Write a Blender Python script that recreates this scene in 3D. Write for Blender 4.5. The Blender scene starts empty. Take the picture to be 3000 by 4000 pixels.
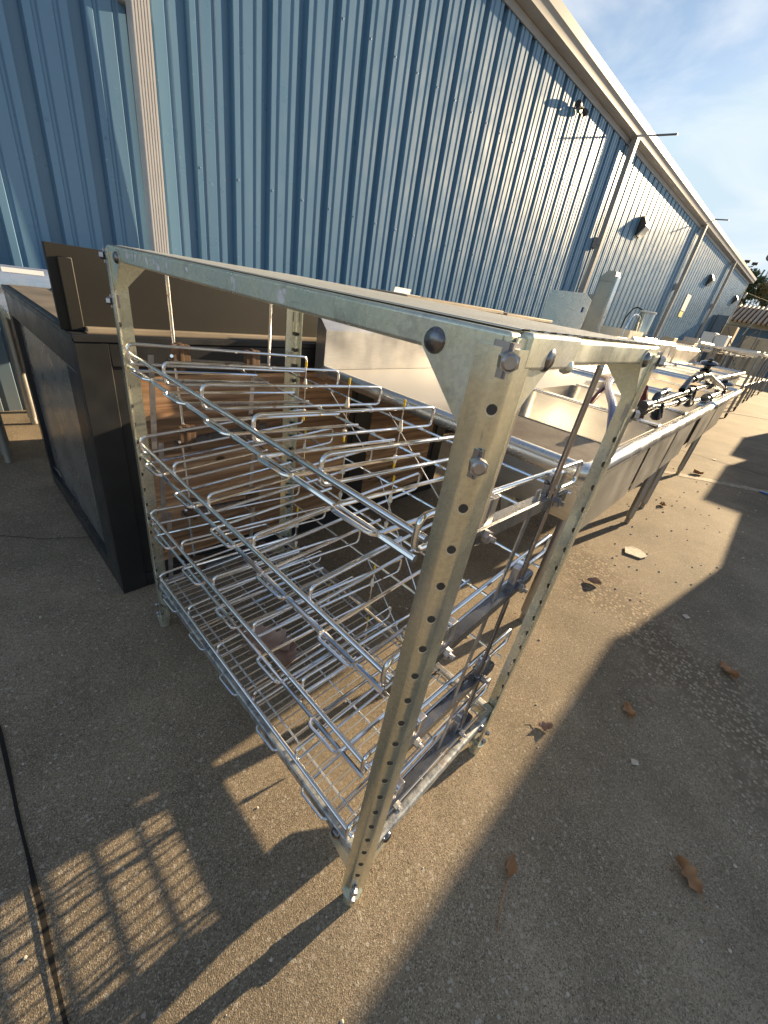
import bpy, bmesh, math, random
from mathutils import Vector, Matrix, Euler
random.seed(7)
PI = math.pi
D2R = math.radians
scene = bpy.context.scene
COL = scene.collection

# ------------------------------------------------------------------ mesh building
def round_path(pts, rad, n=4, closed=False):
    pts = [Vector(p) for p in pts]
    out = []
    m = len(pts)
    for i, p in enumerate(pts):
        if not closed and i in (0, m - 1):
            out.append(p); continue
        a = pts[(i - 1) % m]; b = pts[(i + 1) % m]
        r = rad[i] if isinstance(rad, (list, tuple)) else rad
        da = (a - p); db = (b - p)
        r = min(r, da.length * .49, db.length * .49)
        if r < 1e-5: out.append(p); continue
        A = p + da.normalized() * r; B = p + db.normalized() * r
        for k in range(n + 1):
            t = k / n
            out.append((1 - t) ** 2 * A + 2 * t * (1 - t) * p + t * t * B)
    return out

class MB:
    def __init__(s): s.v = []; s.f = []; s.mi = []; s.bv = False
    def add(s, vs, fs, mi=0):
        o = len(s.v); s.v += [tuple(v) for v in vs]
        s.f += [tuple(i + o for i in f) for f in fs]; s.mi += [mi] * len(fs)
    def box(s, x0, x1, y0, y1, z0, z1, mi=0, bev=0.0, seg=2):
        if bev > 0:
            s.bv = True; bm = bmesh.new(); bmesh.ops.create_cube(bm, size=1)
            for v in bm.verts:
                v.co = ((x0 + x1) / 2 + v.co.x * (x1 - x0), (y0 + y1) / 2 + v.co.y * (y1 - y0), (z0 + z1) / 2 + v.co.z * (z1 - z0))
            bmesh.ops.bevel(bm, geom=bm.edges[:], offset=bev, segments=seg, profile=.5, affect='EDGES')
            bm.verts.index_update()
            s.add([v.co for v in bm.verts], [[v.index for v in f.verts] for f in bm.faces], mi); bm.free(); return
        vs = [(x, y, z) for x in (x0, x1) for y in (y0, y1) for z in (z0, z1)]
        s.add(vs, [(0, 1, 3, 2), (4, 6, 7, 5), (0, 4, 5, 1), (2, 3, 7, 6), (0, 2, 6, 4), (1, 5, 7, 3)], mi)
    def obox(s, c, ax, ay, az, mi=0):
        c = Vector(c); ax = Vector(ax); ay = Vector(ay); az = Vector(az)
        vs = [c + i * ax + j * ay + k * az for i in (-1, 1) for j in (-1, 1) for k in (-1, 1)]
        s.add(vs, [(0, 1, 3, 2), (4, 6, 7, 5), (0, 4, 5, 1), (2, 3, 7, 6), (0, 2, 6, 4), (1, 5, 7, 3)], mi)
    def prism(s, loop, d, mi=0):
        loop = [Vector(p) for p in loop]; d = Vector(d); n = len(loop)
        s.add(loop + [p + d for p in loop],
              [tuple(range(n))[::-1], tuple(range(n, 2 * n))] + [(i, (i + 1) % n, n + (i + 1) % n, n + i) for i in range(n)], mi)
    def sheet(s, rows, mi=0):
        n = len(rows[0]); vs = [p for r in rows for p in r]
        s.add(vs, [(i * n + j, i * n + j + 1, (i + 1) * n + j + 1, (i + 1) * n + j) for i in range(len(rows) - 1) for j in range(n - 1)], mi)
    def tube(s, path, r, n=8, closed=False, mi=0):
        P = [Vector(p) for p in path]; m = len(P); R = r if isinstance(r, (list, tuple)) else [r] * m
        T = []
        for i in range(m):
            a = P[(i - 1) % m] if (closed or i > 0) else P[i]
            b = P[(i + 1) % m] if (closed or i < m - 1) else P[i]
            T.append((b - a).normalized())
        u = T[0].orthogonal().normalized(); vs = []
        for i in range(m):
            u = (u - T[i] * u.dot(T[i])).normalized(); w = T[i].cross(u)
            for k in range(n):
                an = 2 * PI * k / n
                vs.append(P[i] + (u * math.cos(an) + w * math.sin(an)) * R[i])
        fs = []
        rng = m if closed else m - 1
        # match seam for closed loops
        sh = 0
        if closed:
            best = 1e9
            for q in range(n):
                dd = (vs[q] - vs[(m - 1) * n]).length
                if dd < best: best = dd; sh = q
        for i in range(rng):
            j = (i + 1) % m; o = sh if (closed and j == 0) else 0
            for k in range(n):
                fs.append((i * n + k, i * n + (k + 1) % n, j * n + (k + 1 + o) % n, j * n + (k + o) % n))
        if not closed:
            fs.append(tuple(range(n))[::-1]); fs.append(tuple((m - 1) * n + k for k in range(n)))
        s.add(vs, fs, mi)
    def cyl(s, a, b, r0, r1=None, n=16, mi=0):
        s.tube([a, b], [r0, r0 if r1 is None else r1], n, mi=mi)
    def lathe(s, c, axis, prof, n=20, mi=0):
        c = Vector(c); ax = Vector(axis).normalized()
        u = ax.orthogonal().normalized(); w = ax.cross(u); vs = []
        for (r, h) in prof:
            for k in range(n):
                an = 2 * PI * (k + .5) / n
                vs.append(c + ax * h + (u * math.cos(an) + w * math.sin(an)) * r)
        m = len(prof)
        fs = [(i * n + k, i * n + (k + 1) % n, (i + 1) * n + (k + 1) % n, (i + 1) * n + k) for i in range(m - 1) for k in range(n)]
        fs.append(tuple(range(n))[::-1]); fs.append(tuple((m - 1) * n + k for k in range(n)))
        s.add(vs, fs, mi)
    def hexbolt(s, c, axis, r=.009, h=.007, mi=0):
        ax = Vector(axis).normalized(); u = ax.orthogonal().normalized(); w = ax.cross(u); c = Vector(c)
        lp = [c + (u * math.cos(PI / 3 * k) + w * math.sin(PI / 3 * k)) * r for k in range(6)]
        s.prism(lp, ax * h, mi)
    def build(s, name, mat, parent=None, ang=38, flat=False):
        me = bpy.data.meshes.new(name); me.from_pydata(s.v, [], s.f)
        mats = mat if isinstance(mat, (list, tuple)) else [mat]
        for m_ in mats: me.materials.append(m_)
        me.polygons.foreach_set('material_index', s.mi)
        bm = bmesh.new(); bm.from_mesh(me); bmesh.ops.recalc_face_normals(bm, faces=bm.faces[:]); bm.to_mesh(me); bm.free()
        if not flat:
            me.polygons.foreach_set('use_smooth', [True] * len(me.polygons)); me.set_sharp_from_angle(angle=D2R(ang))
        me.update()
        o = bpy.data.objects.new(name, me); COL.objects.link(o)
        if parent: o.parent = parent
        if s.bv and not flat: wn = o.modifiers.new('weighted_normal', 'WEIGHTED_NORMAL'); wn.keep_sharp = True; wn.weight = 100
        return o

def tag(o, label=None, cat=None, group=None, kind=None):
    if label: o['label'] = label
    if cat: o['category'] = cat
    if group: o['group'] = group
    if kind: o['kind'] = kind
    return o
def thing(name, label, cat, loc=(0, 0, 0), rz=0, group=None):
    o = bpy.data.objects.new(name, None); COL.objects.link(o); o.location = loc; o.rotation_euler = (0, 0, rz)
    o.empty_display_size = .1
    return tag(o, label, cat, group)
def kids(o): return [c for c in bpy.data.objects if c.parent == o]
def dup(o, loc=None, rz=None, label=None, group=None, parent=None):
    ch = kids(o)
    c = o.copy(); COL.objects.link(c)
    if parent: c.parent = parent
    if loc is not None: c.location = loc
    if rz is not None: c.rotation_euler = (0, 0, rz)
    if label: c['label'] = label
    if group: c['group'] = group
    for k in ch: dup(k, parent=c)
    return c

# ------------------------------------------------------------------ materials
class NT:
    def __init__(s, name):
        s.m = bpy.data.materials.new(name); s.m.use_nodes = True; s.t = s.m.node_tree
        s.b = s.t.nodes['Principled BSDF']; s.co = None
    def n(s, typ, **kw):
        nd = s.t.nodes.new(typ)
        for k, v in kw.items():
            if hasattr(nd, k) and k not in ('inputs',): setattr(nd, k, v)
        return nd
    def l(s, a, b): s.t.links.new(a, b)
    def coord(s):
        if s.co is None: s.co = s.n('ShaderNodeTexCoord').outputs['Object']
        return s.co
    def mapped(s, sc=(1, 1, 1), rot=(0, 0, 0), loc=(0, 0, 0)):
        mp = s.n('ShaderNodeMapping'); s.l(s.coord(), mp.inputs[0])
        mp.inputs['Scale'].default_value = sc; mp.inputs['Rotation'].default_value = rot; mp.inputs['Location'].default_value = loc
        return mp.outputs[0]
    def noise(s, scale, detail=4, rough=.55, vec=None, dist=0):
        nd = s.n('ShaderNodeTexNoise'); s.l(vec if vec is not None else s.coord(), nd.inputs['Vector'])
        nd.inputs['Scale'].default_value = scale; nd.inputs['Detail'].default_value = detail; nd.inputs['Roughness'].default_value = rough
        nd.inputs['Distortion'].default_value = dist
        return nd.outputs['Fac']
    def voro(s, scale, vec=None, feature='F1', out='Distance', rnd=1.0):
        nd = s.n('ShaderNodeTexVoronoi'); nd.feature = feature; s.l(vec if vec is not None else s.coord(), nd.inputs['Vector'])
        nd.inputs['Scale'].default_value = scale; nd.inputs['Randomness'].default_value = rnd
        return nd.outputs[out]
    def ramp(s, fac, stops):
        nd = s.n('ShaderNodeValToRGB'); s.l(fac, nd.inputs[0]); e = nd.color_ramp.elements
        while len(e) < len(stops): e.new(.5)
        for el, (p, c) in zip(e, stops):
            el.position = p; el.color = (c, c, c, 1) if isinstance(c, (int, float)) else (*c, 1)
        return nd.outputs[0]
    def mix(s, fac, a, b, mode='MIX'):
        nd = s.n('ShaderNodeMix'); nd.data_type = 'RGBA'; nd.blend_type = mode
        for sock, v in ((nd.inputs['Factor'], fac), (nd.inputs['A'], a), (nd.inputs['B'], b)):
            if hasattr(v, 'is_output') or hasattr(v, 'links'): s.l(v, sock)
            elif isinstance(v, (int, float)) and sock.type == 'VALUE': sock.default_value = v
            else: sock.default_value = (*v, 1) if not isinstance(v, (int, float)) else (v, v, v, 1)
        # Factor/A/B names repeat per type: use the RGBA ones
        return nd.outputs['Result']
    def bump(s, h, strength=.3, dist=.01):
        nd = s.n('ShaderNodeBump'); s.l(h, nd.inputs['Height']); nd.inputs['Strength'].default_value = strength; nd.inputs['Distance'].default_value = dist
        s.l(nd.outputs[0], s.b.inputs['Normal'])
    def set(s, **kw):
        for k, v in kw.items():
            sock = s.b.inputs[k.replace('_', ' ')]
            if hasattr(v, 'links'): s.l(v, sock)
            elif isinstance(v, tuple): sock.default_value = (*v, 1) if len(v) == 3 else v
            else: sock.default_value = v
        return s

def mixc(nt, fac, a, b, mode='MIX'):
    nd = nt.n('ShaderNodeMix'); nd.data_type = 'RGBA'; nd.blend_type = mode
    f, A, B = nd.inputs[0], nd.inputs[6], nd.inputs[7]
    for sock, v in ((f, fac), (A, a), (B, b)):
        if hasattr(v, 'links'): nt.l(v, sock)
        elif sock is f: sock.default_value = v
        else: sock.default_value = (*v, 1)
    return nd.outputs[2]

M = {}
def plain(name, col, rough=.5, metal=0.0, var=.15, vscale=6.0, bump=0.0, bscale=60, spec=None, rvar=0.0):
    t = NT(name)
    n_ = t.noise(vscale, 5, .6)
    dark = tuple(c * (1 - var) for c in col); lite = tuple(min(1, c * (1 + var)) for c in col)
    t.set(Base_Color=t.ramp(n_, [(.3, dark), (.7, lite)]), Metallic=metal)
    if rvar > 0:
        t.set(Roughness=t.ramp(t.noise(vscale * 2.3, 4), [(.3, max(.03, rough - rvar)), (.7, rough + rvar)]))
    else: t.set(Roughness=rough)
    if spec is not None: t.b.inputs['Specular IOR Level'].default_value = spec
    if bump > 0: t.bump(t.noise(bscale, 3), bump, .002)
    M[name] = t.m
    return t.m

# zinc plated steel of the rack: pale yellow green with faint violet and grime
t = NT('zinc')
c1 = t.ramp(t.noise(5, 5, .6), [(.30, (.62, .65, .58)), (.52, (.74, .75, .62)), (.72, (.70, .72, .72))])
c1 = mixc(t, .22, c1, mixc(t, t.ramp(t.voro(260, out='Color'), [(.2, 0), (.8, 1)]), (.62, .64, .66), (1.25, 1.22, 1.15)), 'MULTIPLY'); c2 = mixc(t, t.ramp(t.noise(23, 6, .7), [(.56, 0), (.72, .55)]), c1, (.36, .33, .30)); c2 = mixc(t, t.ramp(t.noise(30, 4, .6, t.mapped((.25, 2.2, 2.2), (.3, .2, .5))), [(.69, 0), (.73, .5)]), c2, (.30, .29, .30))
c3 = mixc(t, t.ramp(t.noise(2.4, 2), [(.62, 0), (.75, .45)]), c2, (.50, .42, .50))
c4 = mixc(t, t.ramp(t.noise(60, 4, .7, t.mapped((1, 1, .35))), [(.70, 0), (.76, .8)]), c3, (.22, .13, .08))
t.set(Base_Color=c4, Metallic=.74, Roughness=t.ramp(t.noise(14, 5), [(.3, .22), (.7, .42)])); t.bump(t.noise(30, 4), .12, .002); M['zinc'] = t.m
t = NT('zinc_post')
c1 = t.ramp(t.noise(4, 5, .6), [(.30, (.60, .635, .58)), (.55, (.74, .75, .63)), (.75, (.70, .71, .72))])
c1 = mixc(t, .22, c1, mixc(t, t.ramp(t.voro(260, out='Color'), [(.2, 0), (.8, 1)]), (.62, .64, .66), (1.25, 1.22, 1.15)), 'MULTIPLY'); c2 = mixc(t, t.ramp(t.noise(26, 6, .7, t.mapped((1, 1, .5))), [(.58, 0), (.74, .6)]), c1, (.36, .33, .29)); c2 = mixc(t, t.ramp(t.noise(30, 4, .6, t.mapped((2.2, 2.2, .3), (.2, .1, 0))), [(.69, 0), (.73, .55)]), c2, (.28, .27, .28))
t.set(Base_Color=c2, Metallic=.92, Roughness=t.ramp(t.noise(11, 5), [(.3, .18), (.7, .34)])); t.bump(t.noise(18, 4), .08, .002); M['zinc_post'] = t.m
t = NT('hole_lip_lit'); t.set(Base_Color=(.75, .70, .55), Metallic=.4, Roughness=.4); M['hole_lip_lit'] = t.m
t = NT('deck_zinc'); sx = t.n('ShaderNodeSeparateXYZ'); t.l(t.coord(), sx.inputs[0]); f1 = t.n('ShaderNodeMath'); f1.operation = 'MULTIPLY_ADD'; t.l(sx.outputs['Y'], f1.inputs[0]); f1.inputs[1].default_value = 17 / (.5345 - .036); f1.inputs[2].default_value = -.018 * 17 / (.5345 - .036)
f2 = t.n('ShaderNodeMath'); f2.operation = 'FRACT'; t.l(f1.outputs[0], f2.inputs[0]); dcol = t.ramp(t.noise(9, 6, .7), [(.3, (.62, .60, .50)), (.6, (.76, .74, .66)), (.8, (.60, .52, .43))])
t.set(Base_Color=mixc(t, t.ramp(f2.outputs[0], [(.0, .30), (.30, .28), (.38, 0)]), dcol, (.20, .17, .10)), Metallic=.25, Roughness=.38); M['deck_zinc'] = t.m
# bottom rails: mottled, rusty zinc
t = NT('zinc_worn')
c1 = t.ramp(t.noise(55, 5, .7), [(.35, (.20, .22, .25)), (.55, (.55, .56, .55)), (.75, (.62, .61, .55))])
c2 = mixc(t, t.ramp(t.noise(16, 5, .7), [(.60, 0), (.70, .85)]), c1, (.28, .13, .07))
t.set(Base_Color=c2, Metallic=.75, Roughness=.42); t.bump(t.noise(70, 4), .15, .002); M['zinc_worn'] = t.m
t = NT('chrome')
c1 = mixc(t, t.ramp(t.noise(26, 5, .7), [(.63, 0), (.70, .9)]), (.86, .87, .90), (.33, .17, .09))
t.set(Base_Color=c1, Metallic=1.0, Roughness=t.ramp(t.noise(20, 3), [(.4, .07), (.72, .26)])); M['chrome'] = t.m
t = NT('mesh_wire')
c1 = mixc(t, t.ramp(t.noise(30, 4), [(.6, 0), (.7, .6)]), (.62, .63, .64), (.33, .24, .17))
t.set(Base_Color=c1, Metallic=.9, Roughness=.32); M['mesh_wire'] = t.m
t = NT('black_chrome'); t.set(Base_Color=t.ramp(t.noise(12, 4), [(.3, (.26, .25, .27)), (.7, (.46, .45, .47))]), Metallic=1.0, Roughness=.2); M['black_chrome'] = t.m
plain('black_steel', (.19, .195, .21), .28, .85, .3, 9, rvar=.1)
plain('bolt_steel', (.42, .41, .43), .33, .95, .25, 30)
plain('bolt_dark', (.20, .20, .22), .22, .95, .3, 40)
plain('hole_dark', (.045, .042, .038), .6)
t = NT('rust_plate'); t.set(Base_Color=t.ramp(t.noise(40, 5), [(.3, (.05, .035, .025)), (.7, (.20, .12, .075))]), Metallic=.3, Roughness=.6); M['rust_plate'] = t.m

def steel(name, col, rough, grain=(3, 3, 90), dirt=.35, dcol=(.30, .25, .19)):
    t = NT(name)
    g = t.noise(4, 4, .6, t.mapped(grain))
    base = t.ramp(g, [(.3, tuple(c * .90 for c in col)), (.7, tuple(min(1, c * 1.07) for c in col))])
    d = t.ramp(t.noise(3.2, 6, .65), [(.5, 0), (.8, dirt)])
    c_ = mixc(t, d, base, dcol)
    t.set(Base_Color=c_, Metallic=.92, Roughness=t.ramp(t.noise(7, 5), [(.3, rough - .08), (.7, rough + .1)]))
    t.bump(t.noise(9, 3, .5, t.mapped((1, 1, 1))), .10, .004)
    M[name] = t.m
steel('stainless', (.62, .61, .59), .34)
steel('stainless_warm', (.58, .54, .48), .42, dirt=.6)
steel('stainless_bright', (.70, .70, .70), .24, dirt=.15)
steel('stainless_dull', (.42, .41, .40), .48, dirt=.5)
steel('apron', (.46, .445, .42), .42, dirt=.55)
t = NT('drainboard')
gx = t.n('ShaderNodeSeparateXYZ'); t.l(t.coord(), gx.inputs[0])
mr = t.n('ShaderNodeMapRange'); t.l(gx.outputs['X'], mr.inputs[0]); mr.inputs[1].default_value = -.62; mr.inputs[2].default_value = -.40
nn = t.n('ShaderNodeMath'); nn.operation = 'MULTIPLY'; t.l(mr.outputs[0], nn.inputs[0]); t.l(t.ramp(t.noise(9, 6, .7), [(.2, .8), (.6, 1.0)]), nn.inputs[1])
c_ = mixc(t, nn.outputs[0], (.60, .57, .52), (.075, .056, .042))  # shade and brown grime painted into the colour towards the front
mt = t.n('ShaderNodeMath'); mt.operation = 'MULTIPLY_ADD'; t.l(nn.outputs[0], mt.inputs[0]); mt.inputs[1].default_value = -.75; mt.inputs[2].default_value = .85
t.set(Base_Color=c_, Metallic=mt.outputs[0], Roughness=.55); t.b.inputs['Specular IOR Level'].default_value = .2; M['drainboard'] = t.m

# painted wall panel
t = NT('wall_paint')
st = t.noise(1.4, 5, .6, t.mapped((1, 1, .12)))
c1 = t.ramp(st, [(.3, (.108, .220, .350)), (.7, (.138, .258, .400))])
sp = t.ramp(t.noise(38, 3, .5), [(.73, 0), (.76, .5)])
c2 = mixc(t, sp, c1, (.42, .47, .50))
zz = t.n('ShaderNodeSeparateXYZ'); t.l(t.coord(), zz.inputs[0])
zr = t.n('ShaderNodeMapRange'); t.l(zz.outputs['Z'], zr.inputs[0]); zr.inputs[1].default_value = .9; zr.inputs[2].default_value = 0; zr.inputs[3].default_value = 0; zr.inputs[4].default_value = .5
c3 = mixc(t, zr.outputs[0], c2, (.20, .17, .13))
t.set(Base_Color=c3, Roughness=t.ramp(t.noise(5, 4), [(.3, .26), (.7, .36)])); t.b.inputs['Specular IOR Level'].default_value = .55
t.b.inputs['Coat Weight'].default_value = .15; t.b.inputs['Coat Roughness'].default_value = .2
t.bump(t.noise(2.2, 2, .4, t.mapped((1, 2.2, .8))), .25, .012); M['wall_paint'] = t.m
plain('trim_taupe_shade', (.33, .31, .30), .42, 0, .10, 3)
plain('trim_mid', (.37, .355, .345), .42, 0, .10, 3)
plain('trim_cream', (.60, .575, .56), .40, 0, .08, 4)
plain('roof_metal', (.45, .43, .41), .4, .4)
plain('bronze_paint', (.035, .034, .036), .4, .2)
t = NT('lens'); t.set(Base_Color=(.75, .74, .68), Roughness=.18); M['lens'] = t.m

# concrete yard
t = NT('concrete')
big = t.noise(.55, 6, .62); mid = t.noise(3.1, 6, .65); fine = t.noise(85, 6, .75)
base = t.ramp(mid, [(.25, (.185, .150, .108)), (.5, (.285, .232, .168)), (.75, (.390, .322, .238))])
st = mixc(t, t.ramp(big, [(.40, 0), (.66, .60)]), base, (.095, .078, .058))
st = mixc(t, .85, st, mixc(t, fine, (.30, .30, .30), (1.68, 1.66, 1.62)), 'MULTIPLY')
pc = t.voro(430, out='Color'); sep = t.n('ShaderNodeSeparateColor'); t.l(pc, sep.inputs[0])
peb = mixc(t, t.ramp(sep.outputs[0], [(.70, 0), (.88, .65)]), st, (.46, .40, .32))
peb = mixc(t, t.ramp(sep.outputs[1], [(.74, 0), (.90, .65)]), peb, (.060, .050, .038))
wp = t.voro(95, out='Color'); sep2 = t.n('ShaderNodeSeparateColor'); t.l(wp, sep2.inputs[0])
wd = t.voro(95); msk = t.n('ShaderNodeMath'); msk.operation = 'MULTIPLY'
t.l(t.ramp(sep2.outputs[2], [(.95, 0), (.96, .9)]), msk.inputs[0]); t.l(t.ramp(wd, [(.28, 1), (.42, 0)]), msk.inputs[1])
peb = mixc(t, msk.outputs[0], peb, (.40, .36, .30))
# exposed aggregate bands
gx = t.n('ShaderNodeSeparateXYZ'); t.l(t.coord(), gx.inputs[0])
band = t.n('ShaderNodeMath'); band.operation = 'SUBTRACT'; t.l(gx.outputs['Y'], band.inputs[0])
bx_ = t.n('ShaderNodeMath'); bx_.operation = 'MULTIPLY_ADD'; t.l(gx.outputs['X'], bx_.inputs[0]); bx_.inputs[1].default_value = -.65; bx_.inputs[2].default_value = 1.82; t.l(bx_.outputs[0], band.inputs[1])
ab = t.n('ShaderNodeMath'); ab.operation = 'ABSOLUTE'; t.l(band.outputs[0], ab.inputs[0])
abn = t.n('ShaderNodeMath'); abn.operation = 'ADD'; t.l(ab.outputs[0], abn.inputs[0])
nz = t.n('ShaderNodeMath'); nz.operation = 'MULTIPLY_ADD'; t.l(t.noise(5, 4), nz.inputs[0]); nz.inputs[1].default_value = .9; nz.inputs[2].default_value = -.45; t.l(nz.outputs[0], abn.inputs[1])
bm_ = t.ramp(abn.outputs[0], [(.08, .9), (.40, 0)])
ac = t.voro(78, out='Color'); sep3 = t.n('ShaderNodeSeparateColor'); t.l(ac, sep3.inputs[0]); ad = t.voro(78)
agg = mixc(t, t.ramp(ad, [(.42, 1), (.62, 0)]), (.15, .12, .085), t.ramp(sep3.outputs[0], [(.2, (.17, .125, .085)), (.6, (.30, .235, .165)), (.95, (.42, .36, .28))]))
peb = mixc(t, bm_, peb, agg)
ly = t.ramp(gx.outputs['Y'], [(.0, 0), (.001, 0)])
dk = mixc(t, t.ramp(t.noise(1.3, 5, .6), [(.45, 0), (.75, .5)]), peb, (.095, .080, .058)); dk = mixc(t, t.ramp(t.noise(2.6, 7, .72, t.mapped((1, 1, 1), (0, 0, 0), (3.3, 1.7, 0))), [(.60, 0), (.72, .55)]), dk, (.07, .055, .038)); dk = mixc(t, t.ramp(t.noise(6.5, 6, .7, t.mapped((1, .35, 1), (0, 0, .5), (9, 4, 0))), [(.66, 0), (.74, .35)]), dk, (.45, .40, .33))
t.set(Base_Color=dk, Roughness=.86); t.b.inputs['Specular IOR Level'].default_value = .25
hh = t.n('ShaderNodeMath'); hh.operation = 'MULTIPLY_ADD'; t.l(fine, hh.inputs[0]); hh.inputs[1].default_value = .8; t.l(t.voro(430), hh.inputs[2])
hh2 = t.n('ShaderNodeMath'); hh2.operation = 'MULTIPLY_ADD'; t.l(t.ramp(ad, [(.2, 1), (.6, 0)]), hh2.inputs[0]); t.l(bm_, hh2.inputs[1]); t.l(hh.outputs[0], hh2.inputs[2])
t.bump(hh2.outputs[0], .30, .003); M['concrete'] = t.m
plain('joint_dark', (.012, .010, .008), .95, 0, .4, 30)
plain('paint_line', (.36, .31, .24), .85, 0, .4, 22)
plain('black_paint', (.018, .019, .022), .42, 0, .35, 5, rvar=.1, bump=.05)
plain('black_panel', (.03, .033, .04), .34, .35, .3, 4, rvar=.08)
plain('board_dark', (.009, .0075, .0058), .6, 0, .3, 3, rvar=.08)
plain('dark_metal', (.40, .405, .415), .3, .85, .25, 3, rvar=.08)
plain('counter_sunlit', (.20, .165, .125), .45, 0, .3, 7)
plain('dull_tan', (.30, .25, .19), .55, .2, .25, 6)
t = NT('wood')
gr = t.noise(3.2, 8, .68, t.mapped((6, .9, 13)), 1.2)
wv = t.n('ShaderNodeTexWave'); wv.wave_type = 'BANDS'; wv.bands_direction = 'Z'; t.l(t.mapped((1, .12, 1)), wv.inputs[0]); wv.inputs['Scale'].default_value = 9; wv.inputs['Distortion'].default_value = 7; wv.inputs['Detail'].default_value = 4; wv.inputs['Detail Scale'].default_value = 1.6
c1 = t.ramp(gr, [(.28, (.115, .066, .040)), (.5, (.44, .265, .158)), (.72, (.62, .42, .27))])
c2 = mixc(t, .35, c1, mixc(t, wv.outputs['Color'], (.35, .30, .27), (1.25, 1.2, 1.15)), 'MULTIPLY')
sx = t.n('ShaderNodeSeparateXYZ'); t.l(t.coord(), sx.inputs[0]); fl = t.n('ShaderNodeMath'); fl.operation = 'MULTIPLY'; t.l(sx.outputs['Z'], fl.inputs[0]); fl.inputs[1].default_value = 7.4
f2 = t.n('ShaderNodeMath'); f2.operation = 'FLOOR'; t.l(fl.outputs[0], f2.inputs[0]); wn = t.n('ShaderNodeTexWhiteNoise'); wn.noise_dimensions = '1D'; t.l(f2.outputs[0], wn.inputs['W'])
c2 = mixc(t, 1.0, c2, mixc(t, wn.outputs['Value'], (.55, .52, .5), (1.15, 1.12, 1.08)), 'MULTIPLY')
kn = t.voro(3.1, t.mapped((1, 1, 1.7))); c2 = mixc(t, t.ramp(kn, [(.045, .85), (.075, 0)]), c2, (.03, .015, .008))
t.set(Base_Color=c2, Roughness=.5); t.bump(gr, .2, .002); M['wood'] = t.m
plain('yellow_plastic', (.72, .48, .015), .4, 0, .1)
plain('white_plastic', (.70, .67, .60), .4, 0, .12)
plain('pvc', (.62, .58, .50), .45, 0, .15, 8)
plain('rubber', (.02, .02, .02), .6, 0, .3)
plain('white_paper', (.78, .78, .78), .6, 0, .05)
plain('sticker_blue', (.05, .05, .22), .5)
plain('sticker_red', (.45, .03, .04), .5)
plain('sticker_yellow', (.70, .55, .12), .5)
plain('grey_print', (.55, .55, .56), .6)
plain('red_hose', (.16, .015, .02), .35)
plain('blue_hose', (.20, .21, .36), .3, .3)
plain('brass_chrome', (.10, .105, .115), .22, 1.0, .45, 14, rvar=.1)
t = NT('leaf_dry'); t.set(Base_Color=t.ramp(t.noise(14, 5, .6), [(.3, (.26, .125, .055)), (.7, (.52, .30, .15))]), Roughness=.7); M['leaf_dry'] = t.m
t = NT('leaf_pale'); t.set(Base_Color=t.ramp(t.noise(20, 5, .6), [(.3, (.24, .15, .12)), (.7, (.42, .31, .26))]), Roughness=.7); M['leaf_pale'] = t.m
plain('residue', (.70, .70, .73), .7, 0, .2, 60)
plain('paper_scrap', (.52, .47, .40), .8, 0, .3, 60, bump=.4)
plain('tile_clay', (.42, .27, .17), .6, 0, .35, 5)
plain('tile_gap', (.05, .025, .015), .8)
plain('cardboard', (.42, .30, .18), .75, 0, .12, 5)
plain('blue_plain', (.09, .14, .20), .6, 0, .1)
plain('cream_box', (.55, .44, .30), .6, 0, .15, 4)
plain('white_enamel', (.74, .73, .69), .35, 0, .06)
plain('pole_grey', (.16, .15, .15), .5, .6)
plain('tower_steel', (.50, .51, .53), .5, .5)
plain('bark', (.10, .075, .05), .9, 0, .3, 12)
t = NT('foliage'); t.set(Base_Color=t.ramp(t.voro(1.7, out='Color'), [(.2, (.028, .05, .018)), (.8, (.10, .125, .035))]), Roughness=.6); M['foliage'] = t.m
t = NT('foliage_autumn'); t.set(Base_Color=t.ramp(t.voro(1.9, out='Color'), [(.2, (.05, .06, .02)), (.8, (.20, .135, .04))]), Roughness=.6); M['foliage_autumn'] = t.m
t = NT('polished_pot'); t.set(Base_Color=(.62, .56, .45), Metallic=1.0, Roughness=.14); M['polished_pot'] = t.m

# ------------------------------------------------------------------ ground
YARD = 400
g = MB(); g.box(-YARD, YARD, -YARD, YARD, -.5, 0); tag(g.build('ground', M['concrete']), kind='structure')
def ground_strip(name, pts, w, mat, z=.004, wob=.012):
    m = MB(); L = []; P = [Vector((x, y, 0)) for x, y in pts]; rows = []
    for a, b in zip(P[:-1], P[1:]):
        nseg = max(2, int((b - a).length / .06)); d = (b - a).normalized(); n = Vector((-d.y, d.x, 0))
        for k in range(nseg + (b is P[-1])):
            p = a + (b - a) * k / nseg; ww = w * random.uniform(.72, 1.25); o = random.uniform(-wob, wob) * .3
            rows.append([(p + n * (o - ww / 2)) + Vector((0, 0, z)), (p + n * (o + ww / 2)) + Vector((0, 0, z))])
    m.sheet(rows); return tag(m.build(name, mat, flat=True), kind='structure')
ground_strip('ground_joint', [(-6, -.455), (-1.5, -.458), (2.5, -.464)], .008, M['joint_dark'], wob=.004)
ground_strip('ground_crack', [(-2.6, -.46), (-1.95, -.34), (-1.83, -.2), (-1.72, .02), (-1.64, .2), (-1.5, .5)], .003, M['joint_dark'], .005)
ground_strip('ground_joint', [(-4, 5.62), (.5, 5.92), (3, 6.1)], .012, M['joint_dark'])
ground_strip('painted_line', [(-1.5, 3.65), (-.27, 4.59), (.51, 5.15), (3, 7)], .10, M['paint_line'], .0025, .004)
ground_strip('painted_line', [(-1.2, 10.6), (.6, 12.1), (3, 14)], .09, M['paint_line'], .006)
ground_strip('painted_line', [(-1.2, 17.5), (.6, 19.2), (3, 21)], .10, M['paint_line'], .006)

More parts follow.
